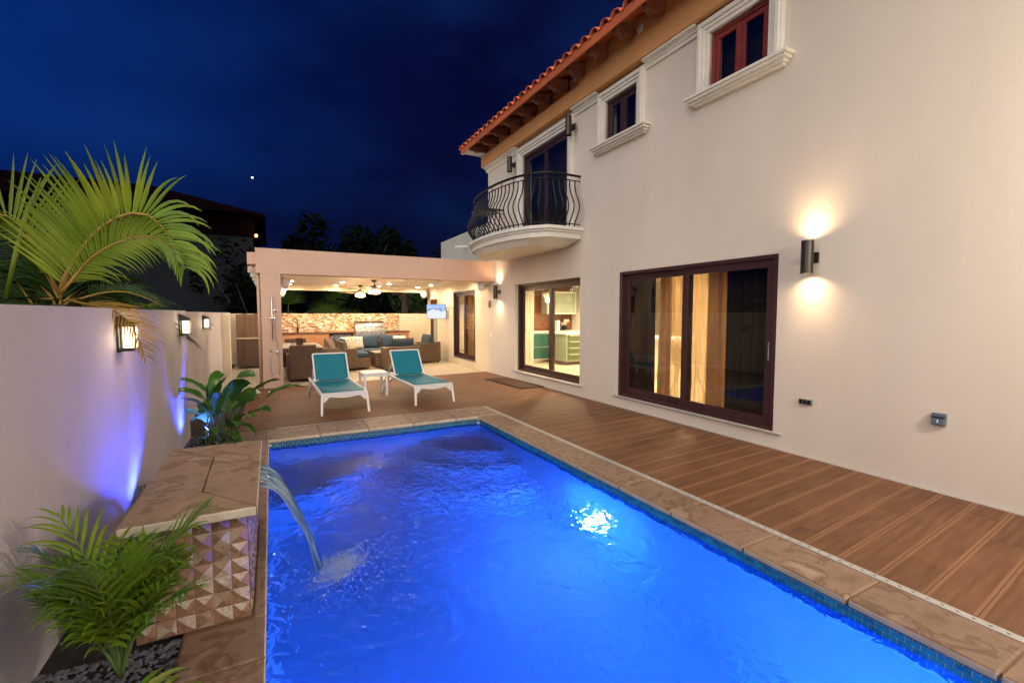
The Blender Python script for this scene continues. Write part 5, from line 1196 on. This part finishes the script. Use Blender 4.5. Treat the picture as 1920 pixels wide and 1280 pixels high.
# ================================================================ PLANTS
def frond(par, pts, nl=44, length=.6, width=.03, mleaf='palm_leaf', mr='rachis', r0=.016, side=None, droop=.5, lift=.3, split=False, lean=.75, curl=1.0, up=Vector((0, 0, 1)), name='frond', both=True, seed=0, start=.12, lens=None, down=1.0):
    rr = random.Random(seed); P = resample([Vector(p) for p in pts], 60, 3)
    mb = MB(); ns_ = 12; mb.tube([P[int(i * 60 / ns_)] for i in range(ns_ + 1)], [r0 * (1 - .85 * i / ns_) for i in range(ns_ + 1)], 6); rach_faces = len(mb.f)
    leafs = []
    for sd in ((1, -1) if both else (1,)):
        for k in range(nl):
            t = start + (1 - start) * (k + (.5 if sd < 0 else 0) + rr.uniform(-.15, .15)) / nl; t = min(max(t, 0), .999); f = t * 60; i = int(f); p = P[i].lerp(P[min(i + 1, 60)], f - i)
            T = (P[min(i + 2, 60)] - P[max(i - 2, 0)]).normalized()
            if side is not None: sv = Vector(side(t, sd, T)).normalized()
            else:
                sv = T.cross(up); sv = sv.normalized() if sv.length > .05 else Vector((1, 0, 0)); sv = (sv * sd + up * lift).normalized()
            le = rr.choice((1, 1, 1, .93, .82)) * (lens(t) if lens else (.35 + .65 * math.sin(math.pi * min(1, t * .95 + .12)) ** .7)) * length * (rr.uniform(.88, 1.06)) * (down if sd < 0 else 1)
            d = (sv + T * ((lean(t) if callable(lean) else lean) * (1 + 1.2 * t * t))).normalized(); q = p.copy(); nseg = 6; w0 = width * (.65 + .35 * math.sin(math.pi * t)) * rr.uniform(.85, 1.1)
            m2 = MB() if split else mb; base = len(m2.v); wd_ = T.cross(d); wd_ = (T - d * T.dot(d)).normalized(); dr_ = (droop(t) if callable(droop) else droop) * rr.uniform(.5, 1.7)
            for s in range(nseg + 1):
                u = s / nseg; w = w0 * (.35 + 2.2 * u) if u < .25 else w0 * (.9 * (1 - (u - .25) / .75) ** .75 + .02)
                nn = d.cross(wd_).normalized(); m2.v += [tuple(q - wd_ * w / 2 + nn * w * .22), tuple(q), tuple(q + wd_ * w / 2 + nn * w * .22)]
                q = q + d * le / nseg; d = (d + Vector((rr.uniform(-.03, .03), rr.uniform(-.03, .03), -dr_ * (.35 + u * curl) / nseg * 2))).normalized(); wd_ = (wd_ - d * wd_.dot(d)).normalized()
            for s in range(nseg):
                a = base + s * 3
                m2.cur = 0 if split else 1
                m2.face((a, a + 1, a + 4, a + 3)); m2.face((a + 1, a + 2, a + 5, a + 4))
            m2.cur = 0
            if split: leafs.append(m2)
    o = mb.build(name, [mr, mleaf], par, world=False, smooth=True)
    off = -Vector(par.location)
    o.location = off
    for m2 in leafs: m2.build('leaflet', mleaf, o, smooth=True)
    return o
# big palm behind the garden wall
pm = thing('palm_tree', (-1.45, 4.62, 0), 'large bright yellow green palm arching over the garden wall at the left', 'palm')
a = MB(); a.tube([(0, 0, -.05), (.0, 0, .8), (.03, 0, 1.35), (.05, 0, 1.62)], [.09, .075, .06, .05], 12); a.build('trunk', 'tree_bark', pm, smooth=True)
def plane_side(t, sd, T):
    n = Vector((-T.z, 0, T.x))
    return n + Vector((0, -.18, 0)) if sd > 0 else (-n * .55 + Vector((0, .8, -.15)))
mp_ = [at(113, 552, 4.62), at(120, 525, 4.6), at(133, 500, 4.58), at(164, 451, 4.55), at(195, 421, 4.5), at(227, 403, 4.45), at(255, 398, 4.4), at(281, 403, 4.35), at(301, 420, 4.3), at(320, 451, 4.27), at(335, 480, 4.25), at(346, 505, 4.24)]
frond(pm, mp_, nl=54, length=.66, width=.044, side=plane_side, droop=(lambda t: .14 + 2.6 * max(0, t - .35) ** 1.3), lean=(lambda t: .62 - .35 * min(1, t * 1.6)), split=True, r0=.022, curl=1.3, seed=3, start=.06, lens=lambda t: (.75 + .3 * t if t < .35 else .86 * (1 - (t - .35) * .72) + .02) , down=.55)
frond(pm, [at(108, 545, 4.7), at(88, 500, 4.7), at(78, 470, 4.7), at(50, 435, 4.7), at(20, 405, 4.7), at(-10, 398, 4.7), at(-60, 402, 4.7), at(-110, 440, 4.7)], nl=36, length=.55, width=.03, side=lambda t, sd, T: (Vector((T.z, 0, -T.x)) + Vector((0, -.1, 0))) if sd > 0 else Vector((-T.z * .5, .8, T.x * .5 - .2)), droop=.18, lean=.5, seed=4, r0=.014)
frond(pm, [at(115, 548, 4.5), at(140, 520, 4.5), at(165, 487, 4.45), at(200, 462, 4.4), at(245, 445, 4.35), at(285, 440, 4.3), at(318, 462, 4.25), at(332, 490, 4.2)], nl=40, length=.32, width=.02, side=lambda t, sd, T: Vector((-T.z, -.2, T.x)) * sd + Vector((0, 0, -.1)), droop=.7, lean=.8, seed=5, mleaf='palm_leaf', r0=.011)
sp_ = MB(); sp_.tube([at(10, 560, 4.55), at(29, 479, 4.55), at(52, 405, 4.55), at(77, 333, 4.55)], [.012, .016, .022, .004], 8); o = sp_.build('spear_leaf', 'palm_leaf', pm, smooth=True); o.location = -Vector(pm.location)
for k, (a_, b_, c_, d_) in enumerate((((100, 560), (70, 530), (30, 505), (-10, 520)), ((110, 560), (90, 520), (60, 480), (30, 470)), ((120, 565), (150, 540), (190, 530), (225, 545)), ((118, 565), (160, 555), (210, 555), (255, 590)), ((100, 560), (60, 560), (20, 560), (-20, 590)), ((112, 560), (128, 500), (150, 450), (190, 440)), ((60, 570), (40, 540), (10, 500), (-30, 480)), ((112, 572), (118, 540), (140, 515), (180, 520)), ((105, 575), (92, 545), (75, 520), (50, 530)), ((120, 572), (150, 550), (200, 520), (260, 530)), ((112, 575), (140, 560), (240, 540), (330, 570)))):
    frond(pm, [at(*a_, 4.8), at(*b_, 4.85), at(*c_, 4.9), at(*d_, 4.9)], nl=30, length=.34, width=.022, droop=.9, lean=.9, seed=20 + k, mleaf='palm_leaf_dark', r0=.009)
frond(pm, [at(128, 562, 4.4), at(160, 570, 4.2), at(185, 573, 4.1), at(205, 580, 4.02), at(219, 586, 3.98), at(240, 600, 3.93), at(255, 622, 3.9), at(266, 648, 3.88), at(273, 672, 3.87)], nl=26, length=.30, width=.016, side=lambda t, sd, T: (Vector((.9, -.12, .42 - .6 * t)) if sd > 0 else Vector((-.28, -.05, -.75))), droop=.42, lean=.25, seed=9, mleaf='dry_leaf', mr='dry_leaf', r0=.010, start=.22, down=.62, curl=1.4)
frond(pm, [at(150, 560, 4.5), at(190, 548, 4.45), at(235, 545, 4.4), at(280, 560, 4.4), at(305, 575, 4.38)], nl=26, length=.26, width=.014, droop=.5, lean=.6, seed=12, mleaf='palm_leaf_dark', r0=.008, lift=.6)
def random_palm(loc, n, L, lab, m='palm_leaf_dark', seed=1, trunk=1.2, width=.02, elev=(.5, 1.3), grp=None, nl=26, mr='rachis', cat='palm', dr=(.22, .42)):
    rr = random.Random(seed); t = thing('palm_tree' if cat == 'palm' else 'garden_plant', loc, lab, cat, group=grp); base = Vector(loc) + Vector((0, 0, trunk))
    if trunk > .15: a = MB(); a.tube([(0, 0, -.04), (0, 0, trunk * .5), (0, 0, trunk + .1)], [.05, .04, .03], 8); a.build('trunk', 'tree_bark', t, smooth=True)
    for k in range(n):
        az = k * 2.4 + rr.uniform(-.3, .3); el = rr.uniform(*elev); l = L * rr.uniform(.7, 1.1); h = Vector((math.cos(az), math.sin(az), 0)); p = base.copy(); pts = [p.copy()]; e_ = el
        for s in range(5): p = p + (h * math.cos(e_) + Vector((0, 0, math.sin(e_)))) * l / 5; pts.append(p.copy()); e_ -= rr.uniform(*dr)
        frond(t, pts, nl=nl, length=l * .42, width=width, droop=.7, lean=.9, seed=seed * 50 + k, mleaf=m, r0=.008, mr=mr, start=.25)
    return t
random_palm((-1.95, 5.9, 0), 15, 1.25, 'dark green palm crown behind the garden wall above the middle lantern', seed=2, trunk=1.30, nl=32)
random_palm((-2.0, 7.7, 0), 14, 1.15, 'low palm behind the wall above the farthest lantern', seed=3, trunk=1.25, nl=30)
random_palm((-2.6, 5.2, 0), 14, 1.5, 'dark palm mass at the far left edge behind the big palm', seed=4, trunk=1.2)
random_palm((-2.3, 3.9, 0), 12, 1.2, 'shadowed palm at the left picture edge behind the wall top', seed=5, trunk=1.05)
random_palm((-3.1, 8.2, 0), 12, 1.3, 'dim palm farther back between the big palm and the dark house', seed=6, trunk=1.3)
random_palm((-1.95, 10.3, 0), 13, 1.05, 'small pale palm clump behind the wall next to the pergola', seed=7, trunk=1.2, m='palm_leaf')
# planter plants
random_palm((-.58, 2.30, -.02), 24, .70, 'feathery green areca palm in the bed in front of the waterfall block', m='areca_leaf', seed=11, trunk=.10, width=.023, elev=(1.2, 1.56), dr=(.05, .23), nl=12, cat='plant', mr='stem_green')
random_palm((-.76, 4.25, -.02), 7, .42, 'small dark areca tuft between the waterfall block and the wall', m='palm_leaf_dark', seed=12, trunk=.05, width=.011, elev=(.7, 1.4), nl=12, cat='plant', mr='stem_green')
def blade_leaf(par, base, az, el, l, w, m, bend=.8, pet=0, fold=.25, seed=0, name='leaf', roll=0):
    rr = random.Random(seed); mb = MB(); h = Vector((math.cos(az), math.sin(az), 0)); sdv = Vector((-math.sin(az), math.cos(az), 0)); p = Vector(base); e_ = el
    if pet:
        pts = [p.copy()]
        for s in range(4): p = p + (h * math.cos(e_) + Vector((0, 0, math.sin(e_)))) * pet / 4; pts.append(p.copy()); e_ -= .06
        mb.tube(pts, [.008, .007, .006, .005, .004], 5)
    b0 = len(mb.v); n = 10; e_ -= .12
    sdv = (sdv * math.cos(roll) + Vector((0, 0, 1)) * math.sin(roll)).normalized(); wav = rr.uniform(0, 6)
    for s in range(n + 1):
        u = s / n; ww = w * (math.sin(math.pi * min(1, u * .93 + .05)) ** .8) if u < 1 else .002; d = h * math.cos(e_) + Vector((0, 0, math.sin(e_))); nn = sdv.cross(d) * -1
        for q in (-1, -.5, 0, .5, 1): mb.v.append(tuple(p + sdv * q * ww / 2 + nn * (abs(q) * ww * fold + .02 * ww * math.sin(u * 17 + wav + q) * 2)))
        p = p + d * l / n; e_ -= bend / n * (1 + u)
    mb.cur = 1
    for s in range(n):
        for q in range(4): a = b0 + s * 5 + q; mb.face((a, a + 1, a + 6, a + 5))
    return mb.build(name, ['stem_green', m], par, smooth=True)
bp = thing('broad_leaved_plant', (-.62, 6.42, -.02), 'lush plant with broad glossy paddle leaves by the blue light at the far pool corner', 'plant')
rr = random.Random(5)
def leaf_to(par, base, tip, w, m, frac=.5, seed=0, sag=.25):
    base, tip = Vector(base), Vector(tip); d = tip - base; L = d.length * 1.08; az = math.atan2(d.y, d.x); el = math.atan2(d.z, math.hypot(d.x, d.y)) + sag; pet = L * (1 - frac)
    return blade_leaf(par, base, az, min(el, 1.52), L * frac, w, m, bend=sag * 3.0, pet=pet, seed=seed, roll=random.Random(seed).uniform(-.7, .7), fold=.16)
for k, (px, py, Y, w, fr) in enumerate(((430, 672, 6.4, .15, .5), (450, 690, 6.3, .13, .5), (392, 682, 6.5, .09, .4), (368, 695, 6.5, .10, .55), (362, 712, 6.3, .11, .5), (358, 736, 6.3, .12, .5), (366, 770, 6.2, .12, .55), (456, 716, 6.2, .10, .4), (498, 695, 6.5, .13, .55), (560, 712, 6.5, .13, .42), (500, 762, 6.25, .14, .42), (470, 765, 6.1, .11, .55), (478, 790, 6.2, .09, .6), (440, 705, 6.7, .14, .5), (410, 725, 6.0, .10, .5), (470, 735, 6.6, .12, .5), (400, 790, 6.0, .11, .6), (450, 805, 6.1, .08, .7), (380, 745, 6.7, .12, .5), (425, 750, 6.0, .12, .5), (350, 760, 6.6, .1, .5), (440, 775, 5.95, .10, .6), (404, 700, 6.7, .12, .5), (485, 720, 6.8, .11, .5))):
    tip = at(px, py, Y); b = Vector((-.62 + rr.uniform(-.1, .14), 6.42 + rr.uniform(-.15, .15), 0)); o = leaf_to(bp, b, tip, w * 1.45, 'broad_leaf', frac=fr, seed=k, sag=rr.uniform(.2, .4)); o.location = -Vector(bp.location)
bf = random.Random(9)
gp = thing('garden_plant', (-.55, 6.0, -.02), 'tuft of narrow arching leaves at the foot of the broad leaved plant', 'plant')
for k in range(18): blade_leaf(gp, (bf.uniform(-.12, .1), bf.uniform(-.2, .2), 0), bf.uniform(0, 6.28), bf.uniform(.6, 1.4), bf.uniform(.2, .38), .022, 'areca_leaf', bend=1.2, seed=k)
vp = thing('garden_plant', (-.52, 2.12, -.02), 'yellow and green striped strap leaves at the bottom left corner', 'plant')
for k in range(15): blade_leaf(vp, (bf.uniform(-.12, .1), bf.uniform(-.1, .1), 0), bf.uniform(-1.2, 3.2), bf.uniform(.5, 1.3), bf.uniform(.2, .34), .04, 'variegated' if k % 2 else 'areca_leaf', bend=1.0, seed=k + 40, fold=.3)
# fan palms behind the splashback
def fan_palm(loc, leaves, lab, seed):
    t = thing('fan_palm', loc, lab, 'palm'); rr = random.Random(seed)
    a = MB(); a.tube([(0, 0, 0), (0, 0, max(.3, leaves[0][2] - .6))], [.09, .07], 8); a.build('trunk', 'tree_bark', t)
    for (cx, cy, cz, r_, a0, a1) in leaves:
        mb = MB(); n = 34
        mb.tube([(0, 0, max(.3, leaves[0][2] - .6)), (cx * .6, cy * .6, cz * .92), (cx, cy, cz)], .012, 5); mb.cur = 1
        for k in range(n):
            th_ = a0 + (a1 - a0) * k / (n - 1); d = Vector((math.cos(th_), -.12 + rr.uniform(-.05, .05), math.sin(th_))); pd = Vector((-math.sin(th_), 0, math.cos(th_))); L = r_ * rr.uniform(.88, 1.05) * (.8 + .2 * math.sin(th_)); i = len(mb.v); w = (a1 - a0) * r_ / n * .42
            c0 = Vector((cx, cy, cz)); q = [c0, c0 + d * L * .5 - pd * w * .42, c0 + d * L * .5 + Vector((0, .03, 0)), c0 + d * L * .5 + pd * w * .42, c0 + d * L - Vector((0, 0, .05 * L))]
            mb.v += [tuple(x) for x in q]; mb.cur = 1; mb.face((i, i + 1, i + 2)); mb.face((i + 1, i + 4, i + 2)); mb.cur = 2; mb.face((i, i + 2, i + 3)); mb.face((i + 2, i + 4, i + 3))
        mb.build('leaf', ['stem_green', 'fan_leaf', 'palm_leaf_dark'], t)
fan_palm((1.75, 17.6, 0), [(.0, 0, 1.35, .95, .25, 2.95), (.85, .1, 1.2, .7, .5, 2.4), (-1.2, .1, 1.2, .6, .6, 2.6)], 'large fan palm leaf fanned out above the mosaic splashback', 1)
fan_palm((.6, 19.5, 0), [(.0, 0, 1.9, .9, .2, 2.9), (1.9, 0, 1.95, 1.0, .3, 2.8)], 'dimmer fan palm farther behind the splashback', 2)
# dark leafy background: trees made of trunk, limbs and leaf clumps
def leafy(loc, h, rx, rz_, n, lab, m='night_leaf', seed=1, ls=.25, cat='tree', grp=None, trunkh=None, lsq=1):
    rr = random.Random(seed); t = thing('leafy_tree' if cat == 'tree' else 'shrub', loc, lab, cat, group=grp); th_ = trunkh if trunkh is not None else h * .5
    a = MB(); a.tube([(0, 0, -.05), (.1, 0, th_ * .6), (.05, .1, h * .8)], [h * .035, h * .025, .02], 8)
    for k in range(6):
        q = k * 1.05; a.tube([(.08, 0, th_ * (.5 + .1 * k)), (math.cos(q) * rx * .4, math.sin(q) * rx * .4, th_ + .3 * k * .3), (math.cos(q) * rx * .8, math.sin(q) * rx * .8, h * .75)], [h * .014, h * .009, .01], 5)
    a.build('trunk', 'tree_bark', t, smooth=True); mb = MB(); cl = [(rr.gauss(0, .42) * rx, rr.gauss(0, .42) * rx, h - rz_ + rr.gauss(0, .42) * rz_, rr.uniform(.25, .5) * rx) for _ in range(26)]
    for _ in range(n):
        c = rr.choice(cl); d = Vector((rr.gauss(0, 1), rr.gauss(0, 1), rr.gauss(0, 1))).normalized() * c[3] * rr.uniform(.5, 1); p = Vector(c[:3]) + d; u = Vector((rr.gauss(0, 1), rr.gauss(0, 1), rr.gauss(0, .6))).normalized() * ls * rr.uniform(.5, 1); v = u.cross(Vector((rr.gauss(0, 1), rr.gauss(0, 1), rr.gauss(0, 1)))).normalized() * ls * .3 * lsq
        if p.z < .05: continue
        i = len(mb.v); mb.v += [tuple(p - u), tuple(p - v), tuple(p + u), tuple(p + v)]; mb.face((i, i + 1, i + 2, i + 3))
    mb.build('crown', m, t); return t
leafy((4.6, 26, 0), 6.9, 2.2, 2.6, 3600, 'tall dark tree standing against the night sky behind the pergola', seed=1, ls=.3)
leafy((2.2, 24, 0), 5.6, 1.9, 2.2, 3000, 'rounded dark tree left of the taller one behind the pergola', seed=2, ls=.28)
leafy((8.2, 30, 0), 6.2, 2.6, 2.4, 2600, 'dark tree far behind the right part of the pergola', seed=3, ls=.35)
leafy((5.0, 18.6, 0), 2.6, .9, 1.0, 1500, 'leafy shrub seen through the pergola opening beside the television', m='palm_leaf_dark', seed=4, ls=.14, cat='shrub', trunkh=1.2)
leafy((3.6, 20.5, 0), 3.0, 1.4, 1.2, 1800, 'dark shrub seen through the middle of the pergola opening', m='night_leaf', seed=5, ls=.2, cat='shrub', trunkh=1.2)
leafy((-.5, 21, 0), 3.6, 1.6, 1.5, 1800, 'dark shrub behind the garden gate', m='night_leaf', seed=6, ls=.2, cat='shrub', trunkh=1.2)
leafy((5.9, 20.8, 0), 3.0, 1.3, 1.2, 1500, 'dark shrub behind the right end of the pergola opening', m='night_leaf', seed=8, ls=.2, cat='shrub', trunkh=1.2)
fl = thing('tree_trunk', (4.6, 17.6, 0), 'pale bare trunk seen through the pergola opening beneath the fans', 'tree'); a = MB(); a.tube([(0, 0, 0), (.02, 0, 1.2), (.0, 0, 2.6)], [.16, .14, .13], 10); a.build('trunk', 'tree_bark', fl)
# neighbour house, dark
nb = thing('neighbour_house', (-4.5, 24, 0), 'dark neighbouring house with a hipped roof beyond the garden wall', 'house')
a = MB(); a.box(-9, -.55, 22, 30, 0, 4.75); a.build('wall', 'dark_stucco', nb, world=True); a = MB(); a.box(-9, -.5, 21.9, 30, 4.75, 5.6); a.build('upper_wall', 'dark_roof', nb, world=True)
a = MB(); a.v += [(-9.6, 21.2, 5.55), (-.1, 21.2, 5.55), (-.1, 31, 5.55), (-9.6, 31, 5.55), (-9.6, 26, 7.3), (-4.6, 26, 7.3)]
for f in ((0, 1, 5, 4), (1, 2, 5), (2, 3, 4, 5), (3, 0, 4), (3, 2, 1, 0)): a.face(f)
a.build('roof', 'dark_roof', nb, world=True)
mat('porch_glass', (1, .6, .3), .5, emit=(1, .55, .25), estr=.35)
nl_ = thing('porch_lamp', (-.45, 21.8, 4.7), 'tiny lit lamp under the corner of the dark neighbouring house', 'lamp'); a = MB(); a.lathe([(.05, 0), (.07, .08), (.03, .14)], n=10); a.build('shade', 'porch_glass', nl_); light('POINT', 'porch_bulb', (-.35, 21.5, 5.0), 3, (1, .4, .12), nl_, size=.06)
a = MB(); a.lathe([(.0, -1), (.7, -.7), (1, 0), (.7, .7), (0, 1)], n=14); stv = a.build('star', 'star_glow', smooth=True); dv = Vector((-0.02301866, 0.96870774, 0.24713447)); stv.location = Vector((0, 0, 1.55)) + dv * 500; stv.scale = (.85,) * 3; tag(stv, 'single bright star low in the dark blue sky', 'star')
